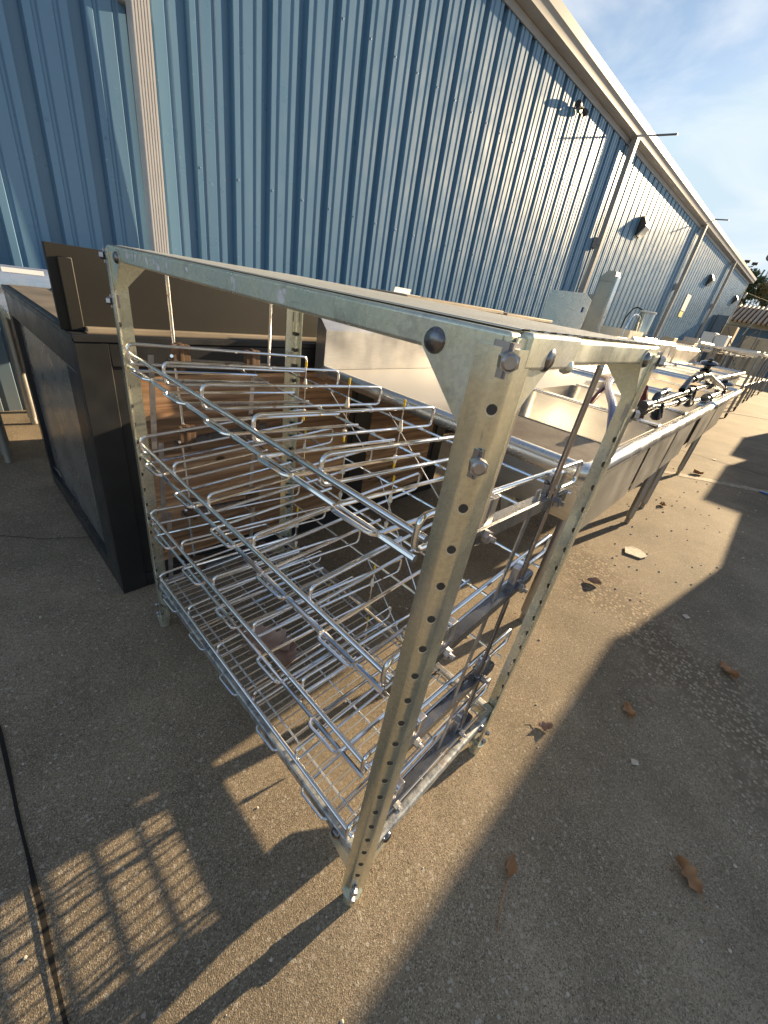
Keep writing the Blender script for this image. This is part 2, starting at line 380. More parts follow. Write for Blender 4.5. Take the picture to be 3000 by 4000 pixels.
# ------------------------------------------------------------------ metal building
TH = .0225; X0 = -3.6817
def W(y, off, z): return (X0 + TH * y + off, y, z)
WALL_TOP = 4.0; Y_A, Y_B = -4.2, 26.7
bld = thing('metal_building', 'long blue grey ribbed metal building with cream gutter beside the yard', 'building', (X0, 0, 0))
def bw(m): # shift to building-local
    m.v = [(x - X0, y, z) for x, y, z in m.v]; return m
PER = .3048
prof = [(-.044, 0), (-.034, -.062), (.034, -.062), (.044, 0), (.082, 0), (.092, -.013), (.106, -.013), (.116, 0), (.186, 0), (.196, -.013), (.210, -.013), (.220, 0)]
m = MB(); line = []
k0 = int(Y_A / PER); k1 = int(Y_B / PER)
for k in range(k0, k1):
    for (s, d) in prof:
        y = .468 - .02 + (k - 0) * PER + s
        line.append((y, d))
zs = [0, .6, 1.2, 1.8, 2.4, 3.0, 3.6, 4.0]
m.sheet([[W(y, d, z) for y, d in line] for z in zs])
bw(m).build('wall', M['wall_paint'], bld, ang=12)
yA, yB = line[0][0], line[-1][0]
m = MB()
for k in range(k0, k1):
    for z in (.5, 1.75, 3.0, 3.9):
        yy = .468 - .02 + k * PER + .062
        c = W(yy, 0, z); m.lathe(c, (1, 0, 0), [(.009, 0), (.009, .0015), (.005, .002), (.005, .006), (.003, .007)], 8)
tag(bw(m).build('wall_screws', M['wall_paint'], bld), kind='stuff')
m = MB(); # rest of the building volume
m.prism([W(yA, -.08, 0), W(yB, -.08, 0), (X0 + TH * yB - 14, yB, 0), (X0 + TH * yA - 14, yA, 0)], (0, 0, 3.96)); bw(m).build('wall_core', M['wall_paint'], bld)
m = MB(); m.prism([W(yB, -.045, 0), W(yB, .012, 0), W(yB + .06, .012, 0), W(yB + .06, -.045, 0)], (0, 0, 3.96)); bw(m).build('corner_trim', M['trim_taupe_shade'], bld)
m = MB()
def along(prof2, ya, yb, m, mi=0): # closed profile (off,z) swept along the wall
    n = len(prof2); a = [W(ya, o, z) for o, z in prof2]; b = [W(yb, o, z) for o, z in prof2]
    m.add(a + b, [tuple(range(n))[::-1], tuple(range(n, 2 * n))] + [(i, (i + 1) % n, n + (i + 1) % n, n + i) for i in range(n)], mi)
GO = .135
along([(-.02, 3.975), (GO - .03, 3.985), (GO, 4.0), (GO + .01, 4.06), (GO + .035, 4.10), (GO + .04, 4.19), (GO + .02, 4.195), (GO + .005, 4.12), (-.02, 4.12)], yA - .1, yB + .35, m)
bw(m).build('gutter', M['trim_mid'], bld, ang=25)
m = MB(); along([(GO + .015, 4.16), (GO + .015, 4.185), (-9, 5.1), (-9, 4.2)], yA - .1, yB + .3, m); bw(m).build('roof', M['roof_metal'], bld)
m = MB(); along([(-.005, 3.90), (.014, 3.90), (.016, 3.972), (-.005, 3.972)], yA, yB, m); bw(m).build('eave_trim', M['trim_taupe_shade'], bld)
# downspouts
def downspout(yc, w=.105, d=.085, gap_lo=.026, gap_hi=.050, mat='trim_cream'):
    m = MB(); n = 6; rows = []
    pr = [(-w / 2, 0), (-w / 2, d)]
    for k in range(n):
        a = -w / 2 + w * (k + .0) / n; b = w / n
        pr += [(a + b * .2, d + .006), (a + b * .8, d + .006), (a + b * .98, d - .001)]
    pr += [(w / 2, d), (w / 2, 0)]
    for z, gp in ((.15, gap_lo), (1.15, gap_lo), (2.4, gap_hi), (3.99, gap_hi)):
        rows.append([W(yc + s, gp + o, z) for s, o in pr + [pr[0]]])
    m.sheet(rows); o = bw(m).build('downspout', M[mat], bld, ang=25)
    for zb in (2.42, ):
        b = MB(); b.prism([W(yc - w / 2 - .03, .002, zb), W(yc + w / 2 + .03, .002, zb), W(yc + w / 2 + .03, gap_hi - .002, zb), W(yc - w / 2 - .03, gap_hi - .002, zb)], (0, 0, .16))
        b.prism([W(yc - w / 2 - .012, .002, zb + .05), W(yc - w / 2 - .002, .002, zb + .05), W(yc - w / 2 - .002, d + .04, zb + .05), W(yc - w / 2 - .012, d + .04, zb + .05)], (0, 0, .04))
        bw(b).build('strap', M['trim_taupe_shade'], o)
    return o
downspout(1.055); 
for y_ in (8.76, 15.2, 21.2): downspout(y_, mat='trim_taupe_shade')  # same off-white pipes as the first; darker tone paints their shade
# roof vent stubs poking past the eave
for (y_, z_, l_) in ((9.4, 4.21, .36), (15.6, 4.21, .34)):
    m = MB(); m.cyl(W(y_, -.05, z_), W(y_, GO + l_, z_ - .01), .015); bw(m).build('eave_pipe', M['pole_grey'], bld)
# wall signs
m = MB(); m.prism([W(17.0, .003, 2.02), W(17.55, .003, 2.02), W(17.55, .003, 2.50), W(17.0, .003, 2.50)], (.012, 0, 0)); 
m.prism([W(17.0, .003, 1.84), W(17.5, .003, 1.84), W(17.5, .003, 2.0), W(17.0, .003, 2.0)], (.012, 0, 0), 1); bw(m).build('notice', [M['grey_print'], M['sticker_yellow']], bld)

def wall_pack(y, label):
    t_ = thing('wall_light', label, 'wall light', W(y, .0, 2.95), 0, 'wall lights along the metal building')
    m = MB(); w = .15
    m.prism([(0.003, -w, .0), (.0, -w, .32), (.06, -w, .33), (.15, -w, .20), (.155, -w, .165), (.03, -w, .0)], (0, 2 * w, 0)); m.build('housing', M['bronze_paint'], t_)
    m = MB(); m.prism([(.034, -w * .92, -.006), (.157, -w * .92, .158), (.115, -w * .92, .06), (.06, -w * .92, -.02)], (0, 1.84 * w, 0)); m.build('lens', M['lens'], t_)
    return t_
wall_pack(10.72, 'dark wedge shaped wall light on the metal wall just past the second downspout')
wall_pack(18.9, 'dark wedge shaped wall light midway along the metal wall, second of three')
wall_pack(25.3, 'smallest dark wall light near the far end of the metal wall')
fl = thing('flood_light', 'small black floodlight on a short arm high under the gutter of the metal wall', 'floodlight', W(6.82, 0, 3.76))
m = MB(); m.cyl((0, 0, 0), (.012, 0, 0), .045); m.tube(round_path([(.01, 0, 0), (.05, -.02, 0), (.06, -.16, -.02)], .02), .012); m.build('bracket_arm', M['bronze_paint'], fl)
m = MB(); m.lathe((.06, -.15, -.02), (.15, -1, -.12), [(.015, -.02), (.028, .0), (.040, .04), (.042, .10), (.036, .105)]); m.build('lamp_head', M['bronze_paint'], fl)
m = MB(); m.lathe((.055, .02, -.015), (.3, .8, -.5), [(.015, -.02), (.032, .0), (.042, .05), (.036, .055)]); m.build('lamp_head', M['bronze_paint'], fl)

# ------------------------------------------------------------------ the wire rack
RW, RD, RH = 1.0575, .5345, 1.180
rack = thing('wire_display_rack', 'galvanised steel rack with four tiers of chrome wire slides standing on the concrete', 'rack')
corners = [(0, 0, -1, 1), (-RW, 0, 1, 1), (0, RD, -1, -1), (-RW, RD, 1, -1)]   # x,y, inward dirs
HZ = [.046 + .0508 * k for k in range(23)]
for ci, (cx, cy, ix, iy) in enumerate(corners):
    m = MB(); fw = .033; th = .003; r = .017; N = 7
    def P2(a, b): return (cx + ix * a, cy + iy * b)
    arc_o = [(r - r * math.cos(PI / 2 * k / N), r - r * math.sin(PI / 2 * k / N)) for k in range(N + 1)]
    ri = r - th
    arc_i = [(r - ri * math.cos(PI / 2 * k / N), r - ri * math.sin(PI / 2 * k / N)) for k in range(N + 1)]
    out = [(0, fw + .009)] + arc_o + [(fw, 0)]
    inn = [(th, fw + .009)] + arc_i + [(fw, th)]
    lp = out + inn[::-1]
    z0, z1 = .034, RH - .0145
    m.prism([(*P2(a, b), z0) for a, b in lp], (0, 0, z1 - z0))
    di = r - r / math.sqrt(2); nrm = Vector((-ix, -iy, 0)).normalized()
    for z in HZ:
        if abs(z - 1.164) < .02 or abs(z - 1.062) < .02 or z > 1.15: continue
        c = Vector((*P2(di, di), z)); 
        def patch(zc, rad, off, mi):
            def pt(tt, zz): an = PI / 4 + tt / r; return (*P2(r - (r + off) * math.cos(an), r - (r + off) * math.sin(an)), zz)
            ring = [(0, 0)]; n = 14
            vs = [pt(0, zc)] + [pt(rad * q * math.cos(2 * PI * k / n), zc + rad * q * math.sin(2 * PI * k / n)) for q in (.5, 1) for k in range(n)]
            m.add(vs, [(0, 1 + k, 1 + (k + 1) % n) for k in range(n)] + [(1 + k, 1 + (k + 1) % n, 1 + n + (k + 1) % n, 1 + n + k) for k in range(n)], mi)
        patch(z, .0056, .0004, 2); patch(z + .0013, .0049, .0008, 1)  # pale crescent is sunlight painted on the hole's lower lip
        c2 = Vector((*P2(di + .0045, di + .0045), z)); m.lathe(c2 + nrm * .001, -nrm, [(.0056, 0), (.0056, .004)], 12, 1)
    post = m.build('post', [M['zinc_post'], M['hole_dark'], M['hole_lip_lit']], rack)
    # foot
    m = MB(); fx, fy = P2(.013, .013)
    m.lathe((fx, fy, 0), (0, 0, 1), [(.012, 0), (.0155, .002), (.0165, .022), (.019, .034), (.021, .050)], 16); 
    m.prism([(*P2(-.004, -.001), .033), (*P2(.030, -.001), .033), (*P2(.030, .028), .033), (*P2(-.004, .028), .033)], (0, 0, .012))
    m.build('foot', M['zinc'], post)
    # corner bolts with square washers
    for z in (1.156, 1.062, .092, .052):
        m = MB(); c = Vector((*P2(di, di), z)); u = Vector((-nrm.y, nrm.x, 0))
        wr = .0115
        for sgn in (-1, 1):
            aa = u * sgn; edge = Vector((ix, 0, 0)) if aa.dot(Vector((ix, 0, 0))) > 0 else Vector((0, iy, 0))
            cc = c + nrm * .0035 + edge * .007; m.obox(cc, edge * .009, Vector((0, 0, .0145 if z > .5 else .010)), nrm * .0012)
        rr = .0090 if z > .5 else .0072
        m.hexbolt(c + nrm * .003, nrm, rr, .009); m.lathe(c + nrm * .012, nrm, [(rr * .82, 0), (rr * .6, .0015)], 12)
        m.build('bolt', M['bolt_steel'], post)
    # gussets: front/back plane and side plane, top and bottom
    for up in (1, -1):
        zt = RH - .006 if up == 1 else .180
        h = .088 if up == 1 else .062; L = .081; rr = .0165
        def gus(fn):
            pts = [(.013, 0), (L, 0)]
            for k in range(1, 7):
                an = PI / 2 - PI * .62 * k / 6
                pts.append((L + rr * math.cos(an), -rr + rr * math.sin(an)))
            pts += [(.031, -h), (.013, -h)]
            return [fn(a, zt + (b if up == 1 else b)) for a, b in pts]
        for kind in (0, 1):
            m = MB()
            if kind == 0: lp = gus(lambda a, z: (cx + ix * a, cy + iy * .0034, z)); m.prism(lp, (0, iy * .0018, 0))
            else: lp = gus(lambda a, z: (cx + ix * .0034, cy + iy * a, z)); m.prism(lp, (ix * .0018, 0, 0))
            m.build('gusset', M['zinc'], post, ang=25)
            zc = zt - rr if up == 1 else .190
            m = MB(); dome = [(.0122, -.002), (.0120, .001), (.0104, .0038), (.0068, .0056), (.002, .0062)]
            if kind == 0: m.lathe((cx + ix * L, cy + iy * .0034, zc), (0, -iy, 0), dome, 20)
            else: m.lathe((cx + ix * .0034, cy + iy * L, zc), (-ix, 0, 0), dome, 20)
            m.build('carriage_bolt', M['bolt_dark'], post)
# rails
def rails(zb, zt, mat, nm):
    for (a, b) in ((0, 1), (2, 3)):
        y = corners[a][1]; iy = corners[a][3]; ya, yb = sorted((y + iy * .0056, y + iy * .026))
        m = MB(); m.box(-RW + .007, -.007, ya, yb, zb, zt, 0, .0042, 3); m.build(nm, mat, rack)
    for (a, b) in ((0, 2), (1, 3)):
        x = corners[a][0]; ix = corners[a][2]; xa, xb = sorted((x + ix * .0056, x + ix * .026))
        m = MB(); m.box(xa, xb, .0265, RD - .0265, zb, zt, 0, .006, 3)
        if nm == 'top_rail': # overlapping splice sleeve with a screw
            xo = x - ix * .0004
            m.box(min(xo, x + ix * .02), max(xo, x + ix * .02), .030, .148, zb - .0015, zt + .0012, 0, .004, 3)
            m.lathe((x + ix * .004, .138, zb + .001), (-ix, 0, -.4), [(.008, -.002), (.0075, .003), (.004, .0065), (.001, .0075)], 14)
        m.build(nm, mat, rack)
rails(RH - .031, RH - .002, M['zinc'], 'top_rail')
rails(.176, .204, M['zinc_worn'], 'bottom_rail')
# ribbed top deck
m = MB(); ln = []; n_r = 17; ya, yb = .018, RD - .018; pitch = (yb - ya) / n_r
for k in range(n_r):
    y0 = ya + k * pitch
    ln += [(y0, -.0004), (y0 + pitch * .30, -.0004), (y0 + pitch * .36, .0008), (y0 + pitch * .80, .0009), (y0 + pitch * .90, -.0004)]
ln.append((yb, -.0004))
m.sheet([[(x, y, RH + d) for y, d in ln] for x in (-RW + .010, -.75, -.5, -.25, -.010)]); m.sheet([[(x, y, RH + d - .002) for y, d in ln] for x in (-RW + .010, -.010)])
m.build('top_deck', M['deck_zinc'], rack, ang=25)
m = MB(); rn = random.Random(14)
for (xa, xb, k) in ((-.93, -.80, 10), (-.79, -.62, 6), (-.50, -.46, 2), (-.36, -.31, 3)):
    for q in range(k):
        x = rn.uniform(xa, xb); z = rn.uniform(RH - .026, RH - .009); a_ = rn.uniform(.003, .010); b_ = rn.uniform(.004, .009); pts = []
        for j in range(9):
            an = 2 * PI * j / 9; pts.append((x + a_ * math.cos(an) * rn.uniform(.6, 1.2), .00545 - .00004 * q, max(RH - .027, min(RH - .0085, z + b_ * math.sin(an) * rn.uniform(.6, 1.2)))))
        m.add(pts, [tuple(range(9))])
tag(m.build('tape_residue', M['residue'], rack, flat=True), kind='stuff')
# bottom wire mesh
m = MB()
ny = 41
for k in range(ny):
    x = -RW + .03 + (RW - .06) * k / (ny - 1); m.tube([(x, .008, .1995), (x, RD - .008, .1995)], .0020, 6)
for k in range(6):
    y = .055 + (RD - .11) * k / 5; m.tube([(-RW + .008, y, .1955), (-.008, y, .1955)], .0029, 6)
m.build('bottom_mesh', M['mesh_wire'], rack)

# tiers of wire slides
Z_T = [(.973, .944), (.728, .762), (.492, .462), (.246, .264)]
XE = [-.058, -.252, -.440, -.635, -.824, -1.022]
Y0T, Y1T = .014, .556
for ti, (zf, zb) in enumerate(Z_T):
    def ZT(y): return zf + (zb - zf) * (y - Y0T) / (Y1T - Y0T)
    m = MB()
    m.tube([(-1.040, Y0T + .003, ZT(Y0T) - .024), (-.046, Y0T + .003, ZT(Y0T) - .026)], .0054, 10)
    m.tube([(-1.034, .012, ZT(.012) - .056), (-.052, .012, ZT(.012) - .056)], .0048, 8)
    for y in (.322, .50): m.tube([(-1.040, y, ZT(y) - .057), (-.040, y, ZT(y) - .057)], .0034, 8)
    tier = m.build('shelf_tier', M['chrome'], rack)
    for k, x in enumerate(XE):
        m = MB(); e = k in (0, 5)
        ya = Y0T - (.002 if e else -.008); yb = Y1T - (0 if e else .022)
        x2 = x
        lp = [(x2, ya, ZT(ya)), (x2, yb, ZT(yb)), (x2, yb, ZT(yb) - .049), (x2, ya, ZT(ya) - .049)]
        m.tube(round_path(lp, .016, 5, True), .0044 if e else .0039, 10, True)
        if not e:
            m.cyl((x2, .300, ZT(.3)), (x2, .307, ZT(.307)), .0052, n=10)
        m.build('end_loop' if e else 'divider', M['chrome'], tier)
    for k in range(5):
        xc = (XE[k] + XE[k + 1]) / 2; hw = .042; m = MB(); sh = .004
        zl = lambda y: ZT(y) - .0530
        y_f = -.004; ye = .335
        m.tube(round_path([(xc - hw, ye, zl(ye)), (xc - hw, y_f, zl(y_f)), (xc + hw, y_f + .003, zl(y_f)), (xc + hw, ye - .012, zl(ye))], .014, 5), .0036, 8)
        m.build('product_slide', M['chrome'], tier)
    for k in (2, 3, 4, 1):
        x = XE[k]; y = .407 + (.012 if ti % 2 else 0); zt_ = ZT(y)
        if (ti, k) in ((1, 1), (2, 3), (3, 4)): continue
        m = MB(); sx = x + .004
        m.tube([(sx, y, zt_ + .022), (sx + .002, y, zt_ - .14)], .0017, 6, mi=0)
        m.lathe((sx, y, zt_ + .006), (0, 0, 1), [(.0024, 0), (.0030, .002), (.0030, .015), (.0024, .017)], 10, 1)
        m.lathe((sx, y, zt_ - .053), (0, 0, 1), [(.0066, 0), (.0066, .004), (.0030, .026), (.0022, .027)], 12, 2)
        m.lathe((sx + .002, y, zt_ - .150), (0, 0, 1), [(.0022, 0), (.0027, .002), (.0027, .012), (.0022, .014)], 10, 1)
        m.lathe((sx + .002, y, zt_ - .136), (0, 0, 1), [(.0030, 0), (.0060, .016), (.0060, .019), (.002, .02)], 12, 2)
        m.build('pusher_pin', [M['chrome'], M['yellow_plastic'], M['white_plastic']], tier)
    # mounting strips, clips and hangers at both ends
    for (x, sg, ya, yb) in ((-.040, 1, .10, .440), (-1.040, -1, .11, .415)):
        m = MB(); s0 = x + sg * .006
        zc = lambda y: ZT(y) - .046
        m.prism([(s0, ya, zc(ya) - .0105), (s0, yb, zc(yb) - .0105), (s0, yb, zc(yb) + .0105), (s0, ya, zc(ya) + .0105)], (sg * .003, 0, 0), 0)
        m.prism([(s0, ya, zc(ya) + .0107), (s0, yb, zc(yb) + .0107), (s0, yb, zc(yb) + .0130), (s0, ya, zc(ya) + .0130)], (-sg * .016, 0, 0), 0)
        m.build('mounting_strip', M['black_steel'], tier)
        for yy in (ya + .035, yb - .055):
            m = MB(); zz_ = ZT(yy)
            m.box(min(x - sg * .012, x + sg * .004), max(x - sg * .012, x + sg * .004), yy - .024, yy + .024, zz_ - .056, zz_ + .006, 0, .003)
            m.box(min(x - sg * .014, x + sg * .005), max(x - sg * .014, x + sg * .005), yy - .006, yy + .006, zz_ - .066, zz_ + .009, 1, .002)
            m.hexbolt((x + sg * .009, yy, zz_ - .046), (sg, 0, 0), .0095, .009, 2); m.hexbolt((x + sg * .009, yy, zz_ - .046), (sg, 0, 0), .0045, .017, 2)
            m.build('clip', [M['rust_plate'] if sg < 0 else M['bolt_steel'], M['rust_plate'] if sg < 0 else M['chrome'], M['bolt_steel']], tier)
        # hanger links
        ztop = RH - .012 if ti == 0 else Z_T[ti - 1][0] - .03
        yh = (.352 if ti % 2 == 0 else .372) if sg > 0 else .130
        m = MB()
        if ti == 0:
            m.tube(round_path([(x - sg * .10, yh - .002, RH - .02), (x + sg * .006, yh, RH - .026), (x + sg * .004, yh + .003, ZT(yh) - .05)], .016, 5), .0048, 10)
        else:
            m.tube(round_path([(x - sg * .012, yh - .012, ztop), (x + sg * .006, yh, ztop - .004), (x + sg * .004, yh + .01, ZT(yh) - .05)], .012, 4), .0044, 10)
        m.lathe((x + sg * .004, yh + .004, ZT(yh) - .027), (0, 0, 1), [(.005, 0), (.0062, .001), (.0062, .005), (.005, .006)], 10)
        m.build('hanger_rod', M['black_chrome'] if sg > 0 else M['chrome'], tier)
        m = MB()
        if ti == 0:
            y2 = .428 if sg < 0 else .128
            m.tube([(x + sg * .002, y2, RH - .02), (x + sg * .002, y2 - .006, ZT(y2) - .05)], .0042, 8); m.build('hanger_rod', M['chrome'], tier)
        else:
            for y2 in ((yh - .060,) if sg > 0 else (yh - .06, .37)):
                m = MB(); m.prism([(x - sg * .002, y2 - .007, ztop), (x - sg * .002, y2 + .007, ztop), (x - sg * .002, y2 - .012, ZT(y2) - .05), (x - sg * .002, y2 - .026, ZT(y2) - .05)], (sg * .003, 0, 0)); m.build('hanger_strap', M['bolt_steel'], tier)
    # slack diagonal cable
    if ti < 3:
        m = MB(); zl2 = Z_T[ti + 1][1]
        m.tube([(XE[2] - .12, .50, ZT(.5) - .05), (XE[1] - .03, .44, zl2 - .01)], .0017, 6)
        if ti == 0: m.tube([(XE[4] - .04, .52, ZT(.5) - .05), (XE[3] + .02, .49, zl2)], .0017, 6)
        m.build('brace_cable', M['mesh_wire'], tier)

# ------------------------------------------------------------------ leaves and litter
def leaf(name, label, x, y, z, L, Wd, rot, mat, curl=.25, lobes=3, seed=1, group=None, stem=.03):
    rnd = random.Random(seed); o = thing(name, label, 'leaf', (x, y, z), rot, group)
    m = MB(); n = 15; rows = []
    for i in range(n):
        u = i / (n - 1); hw = Wd / 2 * (math.sin(PI * min(1, u * .95 + .03)) ** .8) * (1 + .16 * math.sin(u * lobes * 2 * PI + seed)) * rnd.uniform(.80, 1.2)
        row = []
        for j in range(7):
            v = (j - 3) / 3
            zz = .004 + curl * L * (v * v * .42 * (1 + .5 * math.sin(u * 5 + seed)) + .35 * abs(u - .45) ** 1.5) + rnd.uniform(0, .012) * L
            row.append(((u - .5) * L, v * hw + .1 * L * (u - .5) ** 2, zz))
        rows.append(row)
    m.sheet(rows); m.build('blade', mat, o, ang=60)
    m = MB(); m.tube([(-.5 * L, .02 * L, .004 + curl * L * .1), (-.5 * L - stem * .5, .01, .004), (-.5 * L - stem, .006, .005)], .0011, 6); m.build('stem', mat, o)
    return o
leaf('dry_leaf', 'curled brown leaf lying in the shade at the right edge, beyond the middle', .535, 1.681, .0, .085, .05, 2.4, M['leaf_dry'], .4, 3, 1)
leaf('dry_leaf', 'small folded brown leaf lying just inside the long shadow edge', .29, 1.09, 0, .06, .035, 2.2, M['leaf_dry'], .5, 2, 2)
leaf('dry_leaf', 'pale curled leaf on sunlit concrete right of the rack foot', .107, .775, 0, .045, .03, .6, M['leaf_pale'], .6, 2, 3)
leaf('dry_leaf', 'largest tan leaf lying in the shade at lower right of the yard', .548, .681, 0, .075, .042, 2.6, M['leaf_dry'], .45, 3, 4)
leaf('dry_leaf', 'dark shrivelled leaf beside the sink leg shadow on sunlit concrete', -.083, 1.802, 0, .07, .045, .3, M['leaf_pale'], .55, 3, 5)
leaf('dry_leaf', 'narrow brown leaf with a long stem lying across the shadow edge', .215, .345, 0, .055, .022, 1.9, M['leaf_dry'], .3, 1, 6, stem=.11)
leaf('dry_leaf', 'reddish brown leaf on the painted line far down the yard', -.058, 4.93, 0, .12, .08, .8, M['leaf_dry'], .5, 3, 7)
leaf('dry_leaf', 'dark leaf on the sunlit ground behind the fallen paper scrap', -.10, 3.49, 0, .07, .05, 1.8, M['leaf_dry'], .5, 2, 8)
leaf('oak_leaf', 'large pale lobed leaf lying on the bottom wire mesh of the rack', -.60, .150, .2015, .17, .11, .35, M['leaf_pale'], .30, 4, 9)
leaf('oak_leaf', 'second lobed leaf overlapping the first on the rack bottom mesh, partly shredded', -.51, .165, .204, .12, .07, -.7, M['leaf_pale'], .40, 4, 10)
o = thing('paper_scrap', 'flat pale torn scrap lying on the sunlit concrete near the sink leg', 'scrap', (-.033, 2.39, 0), .4)
m = MB(); m.prism([(-.06, -.05, .005), (.03, -.06, .004), (.075, -.01, .006), (.05, .05, .005), (.0, .065, .007), (-.05, .03, .004)], (0, 0, .006)); m.build('sheet', M['paper_scrap'], o)
for (x, y, s, l_) in ((.36, .90, .014, 'small square white chip lying in the right hand shade'), (-.03, 5.9, .03, 'thin white scrap on sunlit ground past the painted line'), (.33, 1.95, .02, 'tiny white sliver in the shade near the right edge')):
    o = thing('white_chip', l_, 'chip', (x, y, 0), s * 60); m = MB(); m.prism([(-s, -s * .5, .003), (s * .7, -s * .7, .003), (s, s * .4, .003), (-s * .4, s * .7, .003)], (0, 0, .003)); m.build('flake', M['paper_scrap'], o)
# small stones: tens of loose bits, one stuff object
m = MB(); rnd = random.Random(5)
for k in range(420):
    x = rnd.uniform(-1.6, .9); y = rnd.uniform(-.5, 5.0); s = rnd.uniform(.0015, .0042) * (1 + .25 * max(0, y))
    m.lathe((x, y, 0), (rnd.uniform(-.3, .3), rnd.uniform(-.3, .3), 1), [(s * rnd.uniform(.7, 1.1), 0), (s, s * .5), (s * .4, s * .95)], 6)
tag(m.build('loose_grit', M['paper_scrap']), 'loose light grit scattered over the concrete yard', 'grit', kind='stuff')

# ------------------------------------------------------------------ black counter cabinet with wood panels
cab = thing('counter_cabinet', 'black framed counter cabinet with brown wood panels and an upright back board', 'cabinet', (-1.287, -.045, 0))
CX, CY, CH = 1.12, 1.95, .945      # local: x from -CX..0, y 0..CY
m = MB(); m.box(-CX + .03, -.03, .03, CY - .01, .02, CH - .04); m.build('carcass', M['black_panel'], cab)
m = MB() # front frame on the +x face
for (y0, y1, z0, z1) in ((0, .085, 0, CH - .022), (.0851, CY, 0, .060), (.0851, CY, .855, CH - .022), (1.120, 1.215, .0605, .8545), (CY - .09, CY, .0605, .8545)):
    m.box(-.0295, 0, y0, y1, z0, z1, 0, .002, 1)
m.build('front_frame', M['black_paint'], cab)
m = MB()
for (y0, y1) in ((.086, 1.1195), (1.2155, CY - .0905)):
    for (a, b, c, d) in ((y0, y0 + .03, .061, .854), (y1 - .03, y1, .061, .854), (y0 + .03, y1 - .03, .061, .09), (y0 + .03, y1 - .03, .825, .854)): m.box(-.0295, -.008, a, b, c, d)
m.build('panel_moulding', M['black_paint'], cab)
for (y0, y1) in ((.1165, 1.089), (1.246, CY - .1215)):
    m = MB(); rn = random.Random(3); z = .0905
    while z < .82:
        h = rn.choice((.10, .13, .16)); zt_ = min(.8245, z + h)
        m.box(-.029, -.011 + rn.uniform(-.001, .001), y0, y1, z, zt_ - .0012, 0); z = zt_
    m.build('wood_panel', M['wood'], cab)
m = MB() # near side: frame and recessed sheet
for (x0, x1, z0, z1) in ((-CX, -CX + .05, 0, CH - .022), (-.16, -.031, .074, .83), (-CX + .0505, -.031, 0, .0735), (-CX + .0505, -.031, .8305, CH - .022)): m.box(x0, x1, .0005, .0295, z0, z1, 0, .002, 1)
m.build('side_frame', M['black_panel'], cab)
m = MB(); m.box(-CX + .0505, -.1605, .020, .0295, .074, .83); m.build('side_panel', M['dark_metal'], cab)
m = MB(); m.tube(round_path([(-CX + .05, .012, .10), (-CX + .12, .010, .115), (-CX + .2, .012, .108)], .03), .002, 6, mi=0); m.tube([(-CX + .1, .012, .055), (-CX + .24, .012, .07)], .002, 6); m.build('wire_tie', M['mesh_wire'], cab)
m = MB(); m.box(-CX, .004, -.003, CY, CH - .0215, CH, 0, .003, 1); ct = m.build('counter_top', M['black_paint'], cab); m = MB(); m.box(-CX + .02, -.078, .02, CY - .02, CH + .0008, CH + .004); m.box(-.0525, -.012, .04, CY - .02, CH + .0006, CH + .003, 0); m.build('sunlit_top', M['counter_sunlit'], ct)  # tan sheet paints sunlight onto the black counter top
m = MB(); m.box(-CX + .05, -.085, .16, .178, CH + .0045, CH + .0085); m.build('top_slot', M['rubber'], cab)
m = MB(); m.box(-.072, -.054, -.012, 1.30, CH + .001, 1.158, 0, .0015, 1); bb = m.build('back_board', M['board_dark'], cab)
m = MB(); m.box(-.0535, -.046, .010, .043, CH + .001, 1.130, 0, .002, 1); m.build('batten', M['board_dark'], bb)
m = MB(); m.box(-.0535, -.030, .045, 1.30, CH + .001, CH + .014, 0, .002, 1); m.build('cleat', M['dull_tan'], bb)

# ------------------------------------------------------------------ tables
def prep_table(name, label, loc, w, l, h, mat='stainless', splash=None, shelf=.25, castors=False, legr=.02, rz=0, group=None, lip=.045, cat='table', legmat='stainless_dull', sides=False):
    """top spans x -w/2..w/2, y 0..l; splash is (side, height): 'x-' or 'x+'"""
    t_ = thing(name, label, cat, loc, rz, group)
    m = MB(); m.box(-w / 2, w / 2, 0, l, h - lip, h, 0, .008, 2); top = m.build('table_top', M[mat], t_)
    if splash:
        s_, hh_ = splash; xs = -w / 2 if s_ == 'x-' else w / 2 - .03
        m = MB(); m.prism([(xs, .002, h - .006), (xs + .03, .002, h - .006), (xs + .03, .002, h + hh_ - .03), (xs + .008, .002, h + hh_), (xs, .002, h + hh_)], (0, l - .004, 0)); m.build('backsplash', M[mat], t_)
    if shelf:
        m = MB(); m.box(-w / 2 + .05, w / 2 - .05, .05, l - .05, shelf - .02, shelf, 0, .004, 1); m.build('undershelf', M['stainless_dull'], t_)
    b0 = .115 if castors else .0
    for sx in (-1, 1):
        for yy in (.06, l - .06):
            m = MB(); x = sx * (w / 2 - .06)
            m.cyl((x, yy, b0 + (0.0 if castors else .05)), (x, yy, h - lip), legr, n=12)
            if not castors: m.lathe((x, yy, 0), (0, 0, 1), [(legr * .62, 0), (legr * .8, .004), (legr * .7, .05), (legr, .0501)], 12)
            lg = m.build('leg', M[legmat], t_)
            if castors:
                c = MB(); c.lathe((x, yy - .0 + .02, .052), (1, 0, 0), [(.030, -.016), (.05, -.014), (.052, -.008), (.052, .008), (.05, .014), (.030, .016)], 18); c.box(x - .022, x - .018, yy - .02, yy + .04, .04, .112, 1); c.box(x + .018, x + .022, yy - .02, yy + .04, .04, .112, 1); c.box(x - .03, x + .03, yy - .03, yy + .035, .1125, .1165, 1)
                c.build('castor', [M['rubber'], M['bolt_steel']], lg)
    return t_

